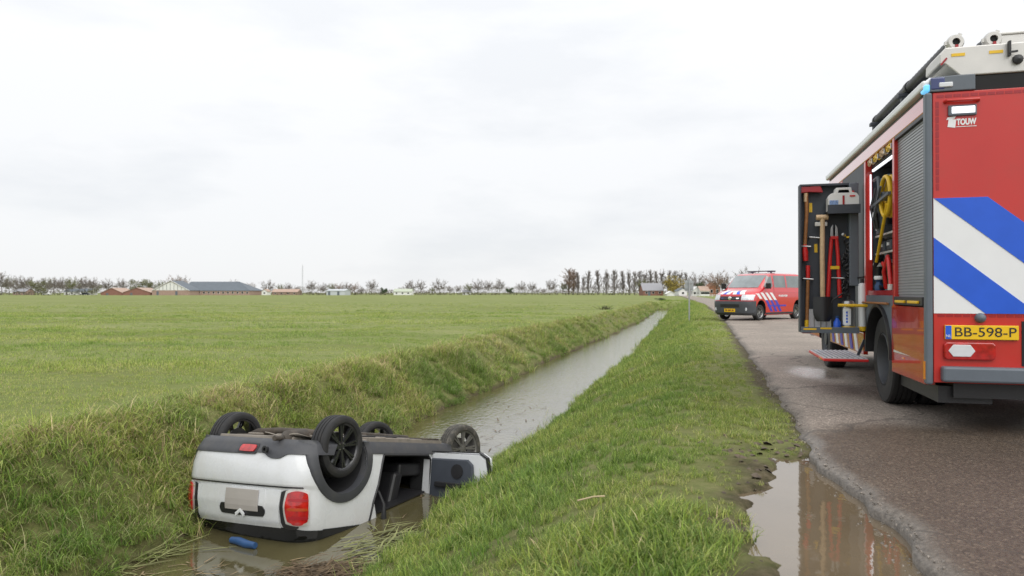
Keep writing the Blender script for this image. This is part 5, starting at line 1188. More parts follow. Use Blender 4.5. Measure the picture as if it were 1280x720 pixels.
def suction(name, lb, x, l1):
    o = T(name, lb, "suction hose", (x, 0.06, 3.262)); mb = MB(); k = int(l1 / 0.05)
    mb.tube([(0, 0.10 + 0.05 * i, 0) for i in range(k)], [0.056 + (0.004 if i % 2 else 0) for i in range(k)], 16); mb.build("ribbed_pipe", M_hose_black, o, smooth=25)
    mb = MB(); mb.lathe([(0.035, 0), (0.055, 0), (0.066, 0.02), (0.066, 0.055), (0.056, 0.06), (0.056, 0.11), (0.03, 0.11), (0.03, 0.0)], 24, M=Matrix.Rotation(R(-90), 4, 'X'), closed=True)
    for q in range(3): a = q * 2.094 + 0.5; mb.box(-0.015, 0.015, 0.02, 0.05, 0.060, 0.08, M=Matrix.Rotation(a, 4, 'Y'))
    mb.build("coupling", M_alu, o, smooth=35)
    MB().cyl((0, 0.02, 0), (0, 0.1, 0), 0.034, n=20).build("bore", M_dark, o)
    MB().bar((0.0, -0.005, -0.03), (0.0, -0.005, -0.10), 0.022).build("red_strap", M_red_refl, o)
    MB().cyl((0, l1 + 0.05, 0), (0, l1 + 0.12, 0), 0.066, n=20).build("end_coupling", M_black, o)
    MB().cyl((0, 1.36, 0), (0, 1.44, 0), 0.068, n=20).build("clamp_ring", M_black, o)
suction("suction_hose", "black suction hose lying along the roof edge nearest the ditch", 0.235, 2.75)
suction("suction_hose", "second black suction hose further in on the roof beside the yellow sticker", 0.51, 2.75)
rc = T("roof_chest", "pale aluminium chest on the roof behind the suction hoses", "chest", (0.62, 0.25, 3.21)); MB().box(0, 1.2, 0, 1.8, 0, 0.135).build("chest_body", M_alu, rc, bevel=0.01); MB().box(-0.01, 1.21, -0.01, 1.81, 0.135, 0.155).build("lid", M_alu, rc, bevel=0.006); MB().box(-0.014, 0.0, 0.02, 0.12, 0.03, 0.13).build("hasp", M_black, rc)
tp(MB().box(0.9, 1.6, 0.4, 4.8, 2.868, 3.15), "roof_hatch", M_grey_trim, bevel=0.02)

# ------------------------------------------------------------------ red van
VB = Loft([
    (0.24, -0.56, 3.72, 0.86, 0.18, 0.2, 0.35, 0.45, 0.03, 0.12),
    (0.32, -0.66, 3.84, 0.93, 0.20, 0.22, 0.38, 0.48, 0.03, 0.13),
    (0.60, -0.69, 3.88, 0.95, 0.20, 0.22, 0.40, 0.50, 0.03, 0.13),
    (0.80, -0.69, 3.86, 0.952, 0.20, 0.22, 0.42, 0.52, 0.03, 0.13),
    (0.98, -0.69, 3.78, 0.950, 0.20, 0.22, 0.50, 0.55, 0.03, 0.14),
    (1.08, -0.68, 3.62, 0.945, 0.20, 0.22, 0.60, 0.58, 0.03, 0.15),
    (1.18, -0.67, 3.22, 0.93, 0.20, 0.22, 0.45, 0.45, 0.03, 0.15),
    (1.25, -0.66, 3.00, 0.92, 0.20, 0.22, 0.30, 0.35, 0.03, 0.14),
    (1.50, -0.62, 2.70, 0.885, 0.20, 0.22, 0.25, 0.30, 0.03, 0.12),
    (1.78, -0.56, 2.36, 0.83, 0.20, 0.22, 0.22, 0.28, 0.03, 0.10),
    (1.90, -0.50, 2.14, 0.78, 0.22, 0.24, 0.22, 0.28, 0.03, 0.08),
    (1.955, -0.40, 1.85, 0.68, 0.22, 0.24, 0.22, 0.28, 0.02, 0.05),
    (1.975, -0.2, 1.5, 0.50, 0.2, 0.2, 0.2, 0.2, 0.0, 0.0)])
vb = math.radians(50)
# rear axle origin; the van's nose points towards the ditch and the viewer
ax = Vector((10.83 + 3.0 * math.sin(vb), 31.6 + 3.0 * math.cos(vb), 0)); fwd = Vector((-math.sin(vb), -math.cos(vb), 0)); lft = Vector((-fwd.y, fwd.x, 0))
ax = ax - lft * 0.80
ax = ax * (30.5 / 31.6)
VMt = Matrix(((fwd.x, lft.x, 0, ax.x), (fwd.y, lft.y, 0, ax.y), (0, 0, 1, 0), (0, 0, 0, 1)))
van = thing("fire_service_van", "red fire service van with white and blue stripes parked across the road", "van", M=VMt)
vz = [0.24, 0.28, 0.32, 0.45, 0.60, 0.70, 0.80, 0.90, 0.98, 1.03, 1.08, 1.13, 1.18, 1.21, 1.25, 1.37, 1.50, 1.64, 1.78, 1.84, 1.90, 1.93, 1.955, 1.975]
ob = VB.solid(vz, ns=40).build("body", [M_van_red, M_dark], van)
cu = []
for x in (0.0, 3.0):
    for s in (1, -1):
        mb = MB(); mb.cyl((x, s * 0.62, 0.36), (x, s * 1.2, 0.36), 0.385, n=32); cu.append(mb.build("cut", M_dark, van))
boolean(ob, cu); ob.data.polygons.foreach_set('use_smooth', [True] * len(ob.data.polygons)); ob.data.set_sharp_from_angle(angle=R(30))
def side_quad(name, poly, mat_, s=1, off=0.005, n1=8, n2=6, th=0.012, parent=van):
    (a, b_, c_, d) = poly; G = []
    for i in range(n1 + 1):
        t = i / n1; row = []
        for j in range(n2 + 1):
            q = j / n2
            x = (a[0] * (1 - t) + b_[0] * t) * (1 - q) + (d[0] * (1 - t) + c_[0] * t) * q; z = (a[1] * (1 - t) + b_[1] * t) * (1 - q) + (d[1] * (1 - t) + c_[1] * t) * q
            row.append((x, s * (VB.yside(x, z) + off), z))
        G.append(row)
    H = [[(x, y - s * th, z) for x, y, z in row] for row in G]
    return MB().slab(G, H).build(name, mat_, parent, smooth=40)
def front_patch(name, y0, y1, z0, z1, mat_, off=0.008, n1=16, n2=8, th=0.014, skew=0.0, parent=van, fz=None):
    G = []
    for i in range(n1 + 1):
        row = []
        for j in range(n2 + 1):
            z = z0 + (z1 - z0) * j / n2; y = y0 + (y1 - y0) * i / n1 + skew * (z - z0)
            row.append((VB.xfront(y, z) + off, y, z + (off * 0.5 if z > 1.0 else 0)))
        G.append(row)
    H = [[(x - th, y, z - th * 0.5) for x, y, z in row] for row in G]
    return MB().slab(G, H).build(name, mat_, parent, smooth=40)
front_patch("windscreen", -0.73, 0.73, 1.27, 1.80, M_van_screen, 0.008)
front_patch("bumper", -0.93, 0.93, 0.26, 0.70, M_bumper, 0.03, 32, 8, 0.04)
for s in (1, -1): side_quad("bumper_side", [(3.36, 0.26), (3.70, 0.26), (3.62, 0.70), (3.42, 0.70)], M_bumper, s, 0.02)
front_patch("air_intake", -0.45, 0.45, 0.50, 0.60, M_black, 0.036)
front_patch("grille", -0.50, 0.50, 0.74, 0.90, M_black, 0.014)
front_patch("grille_bar", -0.48, 0.48, 0.805, 0.825, M_bumper, 0.022)
front_patch("license_plate", -0.26, 0.26, 0.35, 0.455, M_plate_y, 0.045, 8, 2)
for y0, y1 in ((-0.21, -0.11), (-0.075, 0.075), (0.11, 0.21)): front_patch("plate_print", y0, y1, 0.378, 0.428, M_wood, 0.0475, 4, 2, 0.006)
mb = MB(); mb.lathe([(0, 0.02), (0.075, 0.018), (0.082, 0.0), (0, 0)], 24, M=Matrix.Translation((VB.xfront(0, 0.82) + 0.012, 0, 0.82)) @ Matrix.Rotation(R(90), 4, 'Y')); mb.build("emblem", M_chrome, van, smooth=40)
for s in (1, -1):
    front_patch("headlight", s * 0.52, s * 0.93, 0.74, 0.97, M_headlight, 0.012, 12, 8)
    front_patch("blue_flasher", s * 0.30, s * 0.42, 0.80, 0.84, M_blue_lens if s < 0 else M_lamp_white, 0.026, 4, 2)
    mb = MB(); mb.lathe([(0, 0.012), (0.05, 0.01), (0.055, 0), (0, 0)], 16, M=Matrix.Translation((VB.xfront(s * 0.72, 0.44) + 0.03, s * 0.72, 0.44)) @ Matrix.Rotation(R(90), 4, 'Y')); mb.build("fog_lamp", M_headlight, van)
    side_quad("side_window", [(2.05, 1.30), (2.72, 1.30), (2.28, 1.78), (2.05, 1.80)], M_van_glass, s)
    side_quad("side_window", [(0.98, 1.28), (1.96, 1.28), (1.96, 1.80), (0.98, 1.80)], M_van_glass, s) if s < 0 else None
    side_quad("side_window", [(-0.46, 1.28), (1.90, 1.28), (1.90, 1.79), (-0.40, 1.79)], M_van_glass, s, n1=16) if s > 0 else side_quad("side_window", [(-0.46, 1.28), (0.86, 1.28), (0.86, 1.79), (-0.40, 1.79)], M_van_glass, s)
    side_quad("window_pillar", [(0.86, 1.26), (0.96, 1.26), (0.96, 1.81), (0.86, 1.81)], M_van_red, s, 0.009) if s > 0 else None
    side_quad("door_gap", [(1.96, 0.34), (1.972, 0.34), (1.972, 1.84), (1.96, 1.84)], M_black, s, 0.003)
    side_quad("crease", [(-0.5, 1.05), (3.0, 1.05), (3.0, 1.058), (-0.5, 1.058)], M_red_refl, s, 0.003, 20, 1)
    side_quad("sill_trim", [(0.42, 0.27), (2.58, 0.27), (2.58, 0.33), (0.42, 0.33)], M_bumper, s, 0.012)
    for k in range(4):   # white bands that turn blue lower down, leaning back
        xt = 3.42 - 0.36 * k; zz = (1.06, 0.74, 0.30) if k else (1.02, 0.80, 0.80)
        X_ = lambda z: xt - 1.15 * (1.06 - z)
        side_quad("stripe", [(X_(zz[1]) - 0.20, zz[1]), (X_(zz[1]), zz[1]), (X_(zz[0]), zz[0]), (X_(zz[0]) - 0.20, zz[0])], M_white, s, 0.0045, 5, 6)
        if k > 0: side_quad("stripe", [(X_(zz[2]) - 0.20, zz[2]), (X_(zz[2]), zz[2]), (X_(zz[1]), zz[1]), (X_(zz[1]) - 0.20, zz[1])], M_purple, s, 0.0045, 5, 6) if k > 1 or True else None
    side_quad("sill_band", [(1.0, 0.52), (2.5, 0.52), (2.5, 0.57), (1.0, 0.57)], M_purple, s, 0.0065)
    mb = MB(); mb.prism([(2.62, 1.22), (2.70, 1.22), (2.72, 1.46), (2.60, 1.46)], min(s * 0.98, s * 1.20), max(s * 0.98, s * 1.20), 'y'); mb.bar((2.66, s * 0.90, 1.25), (2.66, s * 1.0, 1.27), 0.06); mb.build("mirror", M_black, van, bevel=0.03)
    front_patch("bonnet_stripe", s * 0.62, s * 0.42, 0.985, 1.15, M_white, 0.006, 6, 8, skew=-s * 0.9)
    front_patch("bonnet_stripe", s * 0.40, s * 0.26, 0.985, 1.12, M_blue_film, 0.006, 6, 8, skew=-s * 0.9)
    front_patch("bonnet_stripe", s * 0.25, s * 0.08, 0.985, 1.13, M_white, 0.006, 6, 8, skew=-s * 0.5)
    for x in (0.0, 3.0):
        car_wheel(van, (x, s * 0.80, 0.335), s, 0.335, 0.215, 0.215, M_rubber, M_steel, spokes=7, twin=False)
    txt = text("BRANDWEER", 0.11, M_white, van, Matrix.Translation((1.25, s * 0.957, 0.92)) @ (Matrix.Rotation(math.pi, 4, 'Z') if s > 0 else Matrix.Identity(4)) @ FACE, width=0.75, bold=0.004)
lb = MB().box(1.25, 1.50, -0.62, 0.62, 2.04, 2.085).bar((1.37, -0.45, 1.95), (1.37, -0.45, 2.05), 0.06).bar((1.37, 0.45, 1.95), (1.37, 0.45, 2.05), 0.06).build("light_bar", M_grey_trim, van, bevel=0.012)
for y0 in (-0.60, 0.34): MB().box(1.262, 1.488, y0, y0 + 0.26, 2.075, 2.10).build("blue_lens", M_blue_lens, lb, bevel=0.01)
MB().box(1.0, 2.6, -0.6, 0.6, 0.22, 0.30).box(-0.7, 0.8, -0.6, 0.6, 0.24, 0.32).build("underbody", M_black, van)
# the panels above the wheels sit a little higher than the first outline: lift them in one go
for ch in van.children_recursive:
    if ch.type == 'MESH' and ch.parent is van:
        for v_ in ch.data.vertices: v_.co.z = float(np.interp(v_.co.z, [-1, 0.24, 0.70, 0.97, 1.26, 1.80, 1.975, 3.0], [-1, 0.22, 0.82, 1.09, 1.38, 1.93, 2.04, 3.065]))
# ------------------------------------------------------------------ roadside sign, ditch marker, weed clump
sx, sy = 33 * (861.5 - 640) / 900, 33.0
sg = thing("traffic_sign", "small grey traffic sign seen from behind on its pole in the verge", "road sign", (sx, sy, float(terrain_z(sx, sy))), R(-12))
MB().tube([(0, 0, -0.3), (0, 0, 1.9)], 0.032, 12).build("pole", M_grey_pole, sg, smooth=50)
MB().prism([(-0.17, 1.38), (0.17, 1.38), (0.19, 1.40), (0.19, 1.84), (0.17, 1.86), (-0.17, 1.86), (-0.19, 1.84), (-0.19, 1.40)], 0.035, 0.05, 'y').build("sign_plate", M_grey_pole, sg, bevel=0.004)
MB().box(-0.15, 0.15, 0.0, 0.036, 1.48, 1.51).box(-0.15, 0.15, 0.0, 0.036, 1.72, 1.75).build("clamp", M_steel, sg)
py_ = 66.0; px_ = py_ * (789 - 640) / 900
mk = thing("marker_post", "short dark green post standing at the far water edge", "post", (px_, py_, -1.30)); MB().tube([(0, 0, -0.2), (0.02, 0, 0.62)], [0.045, 0.04], 10).build("stake", pmat("dark_green_post", (0.02, 0.06, 0.03), 0.6), mk, smooth=40); MB().box(-0.06, 0.09, -0.05, 0.05, 0.58, 0.66).build("post_cap", M_black, mk, bevel=0.01)
def at(px, Y, z=None):
    X = (px - 640) * Y / 900
    return Vector((X, Y, float(terrain_z(X, Y)) if z is None else z))
wp = at(757.5, 57) - Vector((0, 0, 0.12))
wc = thing("weed_clump", "small dark clump of dead weeds on the meadow by the ditch crest", "weed", wp)
mb = MB(); gg = np.random.default_rng(9)
for k in range(60):
    a = gg.random() * 6.28; r_ = 0.25 * gg.random(); h_ = 0.1 + 0.4 * gg.random(); p = Vector((r_ * math.cos(a) * 1.6, r_ * math.sin(a), -0.05)); mb.bar(p, p + Vector((0.25 * gg.normal(), 0.2 * gg.normal(), h_)), 0.02)
mb.build("dead_stalk", pmat("dead_weed", (0.05, 0.045, 0.025), 0.9), wc)

# floating straw and cut reed stems beside the car
def litter(name, label_, cx_, cy_, rx_, ry_, k, dirv, ln, mt, seed, zj=0.03, w=0.006):
    g = np.random.default_rng(seed); mb = MB()
    for i in range(k):
        x = cx_ + rx_ * g.normal() * 0.5; y = cy_ + ry_ * g.normal() * 0.5; a = dirv + g.normal() * 0.55; L_ = ln * (0.4 + g.random())
        z = WATER_Z + 0.008 + zj * g.random() * math.exp(-((x - cx_) / rx_) ** 2)
        d = Vector((math.cos(a), math.sin(a), 0)) * L_ / 2; c = Vector((x, y, z)); s = d.cross(Vector((0, 0, 1))).normalized() * w * (0.5 + g.random()); bnd = Vector((0, 0, 0.02 * g.random() + 0.25 * L_ * max(0, g.normal() - 0.6)))
        bend = d.cross(Vector((0, 0, 1))) * 0.3 * g.normal()
        mb.add([c - d - s, c - d + s, c + bend + s + bnd * 0.5, c + bend - s + bnd * 0.5, c + d + bnd], [(0, 1, 2, 3), (3, 2, 4)])
    o = mb.build(name, mt, fix=False); tag(o, label_, "plant litter", kind='stuff'); return o
M_straw = pmat("wet_straw", (0.21, 0.155, 0.085), 0.7, var=0.5, scale=8); M_reedc = pmat("cut_reed", (0.19, 0.20, 0.075), 0.6, var=0.4, scale=5); M_brown = pmat("rotting_straw", (0.12, 0.082, 0.045), 0.8, var=0.5, scale=12)
p = (-1.52, 6.25)
litter("floating_straw", "matted brown straw floating behind the car", -1.60, 6.30, 0.42, 0.24, 420, 0.25, 0.24, M_brown, 1, 0.05)
litter("floating_reed_stems", "yellow green reed stems drifting beside the car's open side", -1.0, 6.95, 0.50, 0.55, 190, 0.65, 0.40, M_reedc, 2, 0.06, 0.008)
litter("drifting_blades", "loose grass blades drifting along the far bank", -3.45, 6.85, 0.40, 0.45, 120, 0.35, 0.40, M_reedc, 3, 0.02)
litter("scattered_straw", "thin scattered straw on the ditch water in front of the bank", -2.8, 6.1, 0.9, 0.5, 110, 0.2, 0.16, M_straw, 4, 0.0)
litter("water_weed", "dark water weed specks out on the bright water", -0.3, 12.5, 1.4, 5.5, 110, 1.2, 0.22, M_brown, 5, 0.0, 0.008)
tw = MB(); tx, ty = at(742, 4.3).x, 4.3; tz = float(terrain_z(tx, ty)) + 0.10
tw.tube([(tx - 0.10, ty - 0.02, tz), (tx, ty + 0.01, tz + 0.015), (tx + 0.07, ty + 0.04, tz + 0.01)], 0.005, 6); o = tw.build("dry_stalk", M_stalk); tag(o, "pale dry stalk lying in the verge grass", "stalk")

# ------------------------------------------------------------------ bare trees
M_bark = pmat("bare_bark", (0.135, 0.118, 0.105), 0.9, var=0.25, scale=2)
M_twig = pmat("bare_twigs", (0.185, 0.160, 0.142), 0.9, var=0.25, scale=0.6)
M_twig_red = pmat("budding_reddish_twigs", (0.235, 0.165, 0.125), 0.9, var=0.3, scale=0.5)
M_twig_green = pmat("budding_olive_twigs", (0.165, 0.170, 0.085), 0.9, var=0.3, scale=0.5)
M_leaf_olive = pmat("yellow_olive_leaves", (0.30, 0.24, 0.055), 0.8, var=0.5, scale=0.6)
M_leaf_dark = pmat("dark_evergreen_leaves", (0.055, 0.085, 0.035), 0.8, var=0.5, scale=0.6)
def tree_meshes(seed, h, spread, trunk_f, kind):
    g = np.random.default_rng(seed); T_, W_ = MB(), MB()
    def seg(mb, p, q, r0, r1):
        d = (q - p).normalized(); a = Vector((0, 0, 1)) if abs(d.z) < 0.9 else Vector((1, 0, 0)); s = d.cross(a).normalized(); t = s.cross(d)
        vv = [c + (s * math.cos(k * 2.094) + t * math.sin(k * 2.094)) * r for c, r in ((p, r0), (q, r1)) for k in range(3)]
        mb.add(vv, [(0, 1, 4, 3), (1, 2, 5, 4), (2, 0, 3, 5)])
    tr = h * (0.016 if kind == 'poplar' else 0.022); top = h * (0.97 if kind == 'poplar' else 0.62)
    pts = [Vector((g.normal() * 0.12 * i, g.normal() * 0.12 * i, -0.3 + (top + 0.3) * i / 4)) for i in range(5)]
    for i in range(4): seg(T_, pts[i], pts[i + 1], tr * (1 - 0.22 * i), tr * (1 - 0.22 * (i + 1)))
    def trunk(z): t = max(0, min(3.99, (z + 0.3) / (top + 0.3) * 4)); i = int(t); return pts[i].lerp(pts[i + 1], t - i)
    nl = {'round': 20, 'wide': 20, 'poplar': 30}[kind]
    for k in range(nl):
        az = k * 2.4 + g.normal() * 0.4
        if kind == 'poplar':
            z1 = h * (0.30 + 0.70 * (k + 0.5) / nl); rr = spread * (0.30 + 0.55 * math.sin(math.pi * min(1, 0.15 + 0.85 * (z1 / h)) ** 0.9)) * (0.5 + 0.6 * g.random()); z0 = z1 - h * 0.20 - rr * 0.6
        else:
            u = (k + 0.5) / nl; ph = math.acos(1 - 1.45 * u); rr = spread * math.sin(ph) * (0.72 + 0.3 * g.random()); z1 = h * (0.60 + 0.38 * math.cos(ph) * (0.75 + 0.3 * g.random())); z0 = min(z1 - 0.35 * rr, h * (trunk_f + 0.25 * g.random()))
        e = Vector((rr * math.cos(az), rr * math.sin(az), min(z1, h * 0.98))); s0 = trunk(max(h * 0.12, z0)); mid = s0.lerp(e, 0.5) + Vector((g.normal() * 0.3, g.normal() * 0.3, -0.10 * rr if kind != 'poplar' else 0)); r0 = tr * 0.42
        seg(W_, s0, mid, r0, r0 * 0.7); seg(W_, mid, e, r0 * 0.7, r0 * 0.3)
        for j in range(9 if kind != 'poplar' else 7):
            t = 0.25 + 0.75 * g.random(); b0 = s0.lerp(mid, t * 2) if t < 0.5 else mid.lerp(e, t * 2 - 1)
            dv = (e - s0).normalized() * 0.6 + Vector(g.normal(0, 0.55, 3)) + Vector((0, 0, 0.35 if kind != 'poplar' else 1.3)); ln = (0.24 if kind != 'poplar' else 0.42) * spread * (0.6 + 0.8 * g.random()); q = b0 + dv.normalized() * ln
            seg(W_, b0, q, 0.045, 0.028)
            for m_ in range(7):
                b1 = b0.lerp(q, 0.3 + 0.7 * g.random()); dv2 = dv.normalized() * 0.7 + Vector(g.normal(0, 0.6, 3)) + Vector((0, 0, 0.2 if kind != 'poplar' else 0.9)); seg(W_, b1, b1 + dv2.normalized() * ln * (0.4 + 0.5 * g.random()), 0.026, 0.014)
    return T_, W_
def leafy_meshes(seed, h, spread, n_leaf, base=0.12):
    g = np.random.default_rng(seed); T_, W_ = MB(), MB()
    T_.tube([(0, 0, -0.3), (0.1, 0, h * 0.3), (0, 0.1, h * 0.7)], [h * 0.03, h * 0.022, h * 0.006], 6)
    lobes = [(g.normal(0, spread * 0.33), g.normal(0, spread * 0.33), h * (base + 0.15 + 0.62 * g.random()), spread * (0.30 + 0.28 * g.random())) for _ in range(11)]
    for lx, ly, lz, lr in lobes:
        T_.tube([(0, 0, h * 0.25), (lx, ly, lz)], [h * 0.012, h * 0.003], 4)
        for k in range(n_leaf):
            d = Vector(g.normal(0, 1, 3)).normalized() * lr * g.random() ** 0.4; c = Vector((lx, ly, lz)) + Vector((d.x, d.y, d.z * 0.85))
            if c.z < h * base * 0.6: continue
            c.z = min(c.z, h); s = 0.16 + 0.16 * g.random(); a, b_ = Vector(g.normal(0, 1, 3)).normalized() * s, Vector(g.normal(0, 1, 3)).normalized() * s
            W_.add([c - a, c + b_, c + a, c - b_ * 0.6], [(0, 1, 2, 3)])
    return T_, W_
PROTO = {}
def proto(key, T_, W_, mt, mw):
    PROTO[key] = (T_.mesh("trunk", mt, fix=False), W_.mesh("crown", mw, fix=False))
for i in range(4): proto("round%d" % i, *tree_meshes(200 + i, 10, 4.6, 0.33, 'round'), M_bark, (M_twig, M_twig, M_twig_green, M_twig)[i])
for i in range(2): proto("wide%d" % i, *tree_meshes(230 + i, 10, 5.6, 0.30, 'wide'), M_bark, (M_twig, M_twig_red)[i])
for i in range(4): proto("poplar%d" % i, *tree_meshes(260 + i, 14, 2.3, 0.22, 'poplar'), M_bark, (M_twig, M_twig_red, M_twig, M_twig)[i])
proto("bushy0", *leafy_meshes(290, 9, 5.0, 260), M_bark, M_leaf_olive)
proto("bushy1", *leafy_meshes(291, 8, 4.5, 230), M_bark, M_leaf_dark)
proto("bushy2", *leafy_meshes(292, 8, 4.8, 150), M_bark, M_twig_green)
HREF = {'round': 10, 'wide': 10, 'poplar': 14, 'bushy0': 9, 'bushy1': 8, 'bushy2': 8}
tg_ = np.random.default_rng(77)
def tree(key, px, top, Y, label_, name, group=None, wx=1.0):
    p = at(px, Y); hh = 1.17 + (366 - top) * Y / 900 - p.z; ref = HREF.get(key, HREF.get(key[:-1], 10)); k = hh / ref
    o = thing(name, label_, "tree", p, tg_.random() * 6.28, group); o.scale = (k * wx, k * wx, k)
    for nm_, me_ in zip(("trunk", "crown"), PROTO[key]):
        c = bpy.data.objects.new(nm_, me_); C.objects.link(c); c.parent = o
    return o
ORD = ["first", "second", "third", "fourth", "fifth", "sixth", "seventh", "eighth", "ninth", "tenth", "eleventh", "twelfth", "thirteenth", "fourteenth", "fifteenth", "sixteenth", "seventeenth", "eighteenth", "nineteenth", "twentieth"]
# wood edge at the meadow's end before the brick sheds: (px, top, kind)
WOOD = [(2, 340, "round0"), (11, 345, "round2"), (21, 346, "wide0"), (30, 345, "round1"), (40, 346.5, "round3"), (47, 351, "bushy2"), (54, 347, "round0"), (60, 346, "round2"), (68, 347, "round3"), (75, 346.5, "round1"), (83, 347.5, "wide0"), (90, 346.5, "round2"), (99, 346, "round0"), (107, 346, "round3"), (115, 347, "round1"), (120, 356, "bushy2")]
for i, (px, top, k) in enumerate(WOOD):
    tree(k, px, top, 400 + 14 * math.sin(i * 2.1), "%s bare tree of the dense wood edge, counting towards the brick sheds" % ORD[i], "bare_tree", "trees of the dense wood edge")
tree("round1", 133, 348.5, 420, "bare tree behind the first brick shed with the pale roof", "bare_tree")
tree("round3", 152, 348, 425, "thin bare tree standing alone between the two brick sheds", "bare_tree")
tree("bushy2", 173, 349, 415, "olive budding bushy tree behind the second brick shed", "budding_tree")
tree("bushy2", 187, 352, 420, "low olive tree between the second brick shed and the barn gable", "budding_tree")
tree("round2", 200, 349, 430, "bare tree behind the barn's gable end", "bare_tree")
tree("wide1", 218, 344.5, 440, "tallest bare tree rising behind the barn's ridge", "bare_tree")
tree("wide0", 227, 345.5, 445, "bare tree just past the ridge's near end behind the barn", "bare_tree")
tree("round1", 292, 349.5, 430, "bare tree above the far end of the long barn roof", "bare_tree")
tree("round0", 311, 354, 420, "small bare tree past the end of the long barn", "bare_tree")
LOWS = [(335, 350.5, "wide0", "dark spreading bare tree beside the tiny white house"), (350, 354, "round2", "low bare tree just before the radio mast"), (361, 353.5, "round1", "thin bare tree closest to the radio mast's foot"), (371, 357, "round3", "low shrubby tree under the radio mast"), (390, 350.5, "round1", "bare tree just past the radio mast"), (404, 354, "wide0", "broad bare tree behind the near end of the white shed"), (414, 353, "round2", "bare tree above the middle of the white shed"), (424, 353, "wide1", "reddish bare tree above the far end of the white shed"), (434, 353, "round3", "bare tree past the white shed, nearer one of a pair"), (443, 353, "wide1", "reddish bare tree past the white shed, farther one of a pair"), (452, 358, "round0", "low dim tree before the lone bare tree"), (464.5, 349.5, "round1", "lone bare tree standing out of the meadow past the white shed"), (480, 359, "bushy1", "round green bush between the lone bare tree and the pale roofed farm"), (513, 350, "round0", "bare tree before the pale roofed farm, nearer of a pair"), (526, 350, "round3", "bare tree before the pale roofed farm, farther of a pair"), (549, 349, "wide0", "big spreading bare tree alone on the open horizon"), (586, 353, "round2", "small bare tree just before a taller one on the open horizon"), (598, 349.5, "wide0", "spreading bare tree in the middle of the open horizon"), (611, 350.5, "round1", "narrow bare tree just past the spreading one on the open horizon"), (624, 348.5, "round0", "tall bare tree nearest the dark round bush"), (652, 351.5, "round3", "small bare tree after the dark round bush, first of two"), (665.5, 352.5, "round1", "small bare tree after the dark round bush, second of two"), (690, 348.5, "round0", "bare tree halfway between the dark bush and the poplars"), (704, 352, "round2", "thin bare tree right before the poplar row")]
for px, top, k, lb in LOWS: tree(k, px, top, 430, lb, "bush" if k.startswith("bushy") else "bare_tree", "single trees along the horizon")
tree("bushy1", 827, 372.3, 117, "low dark green bush closing the far end of the ditch", "bush", wx=4.0)
tree("bushy1", 637, 359, 425, "dark round bush on the open horizon", "bush")
for i, (px, top) in enumerate([(562, 357), (573, 358), (540, 358), (500, 360), (680, 360), (672, 361)]):
    tree("round%d" % (i % 4), px, top, 520, ["distant tiny tree between two spreading ones", "distant tiny tree before the small bare tree", "distant tiny tree behind the spreading tree", "distant tiny tree behind the pale farm roof", "distant tiny tree nearest the poplars", "distant tiny tree past the two small bare ones"][i], "bare_tree", "tiny far trees")
POP = [(711, 337, 1.5, 1), (716.5, 338, 1.5, 1), (722, 341, 0.9, 0), (729, 345, 0.7, 2), (736, 339, 1.0, 3), (747, 338, 1.0, 0), (757.5, 339, 1.0, 2), (768, 338, 1.1, 3), (778, 339, 1.0, 0), (786.5, 339, 0.9, 2), (793, 340, 0.9, 3), (800, 339, 1.0, 0), (807, 340, 0.9, 2), (813, 338, 1.0, 3), (820, 339, 0.9, 0), (828, 338.5, 1.0, 2), (837, 338.5, 0.9, 3), (844, 339, 1.0, 0), (851, 340, 0.9, 2), (857, 341, 0.8, 3)]
for i, (px, top, wx, k) in enumerate(POP):
    tree("poplar%d" % k, px, top, 430 + 8 * math.sin(i * 1.7), "%s tall bare poplar of the long row, counting from its reddish end" % ORD[i], "bare_poplar", "bare poplars in the long row", wx * 1.45)
tree("round2", 802, 347, 415, "darker bare tree in front of the poplars beside the red barn", "bare_tree")
tree("bushy0", 842.5, 345, 330, "big olive yellow bush beside the red barn", "olive_bush", wx=1.15)
tree("wide0", 871, 341.5, 350, "wide bare tree behind the white houses", "bare_tree")
tree("round3", 881, 345, 360, "bare tree between the white houses and the van", "bare_tree")
tree("bushy1", 874.5, 352, 320, "dark evergreen in front of the white house roof", "evergreen_bush")
tree("wide1", 896, 338.5, 300, "reddish bare tree just behind the van's bonnet", "bare_tree")
tree("round1", 904, 341, 310, "bare tree half hidden by the van's windscreen pillar", "bare_tree")
tree("wide0", 934, 335.5, 330, "bare tree showing only its top above the van's light bar", "bare_tree")

# dark undergrowth along the meadow's end
g = np.random.default_rng(55); V, F_ = [], []
for k in range(5200):
    px = -40 + 940 * g.random(); Y = 412 + 25 * g.random(); X = (px - 640) * Y / 900
    if 118 < px < 312 and g.random() < 0.85: continue
    hh = (1.3 + 1.3 * vnoise(px * 0.11, 3.0) + 0.9) * (0.75 if 312 < px < 700 else 1.1)
    z = -0.2 + hh * g.random(); o = len(V); c = Vector((X, Y, z)); a = Vector(g.normal(0, 1, 3)).normalized() * 0.45; b_ = Vector(g.normal(0, 1, 3)).normalized() * 0.45
    V += [c - a, c + b_, c + a, c - b_ * 0.5]; F_.append((o, o + 1, o + 2, o + 3))
me = bpy.data.meshes.new("undergrowth"); me.from_pydata([tuple(v) for v in V], [], F_); me.materials.append(pmat("dull_undergrowth", (0.13, 0.125, 0.075), 0.9, var=0.45, scale=0.05))
o = bpy.data.objects.new("undergrowth", me); C.objects.link(o); tag(o, "dull low hedge and undergrowth along the far end of the meadow", "undergrowth", kind='stuff')

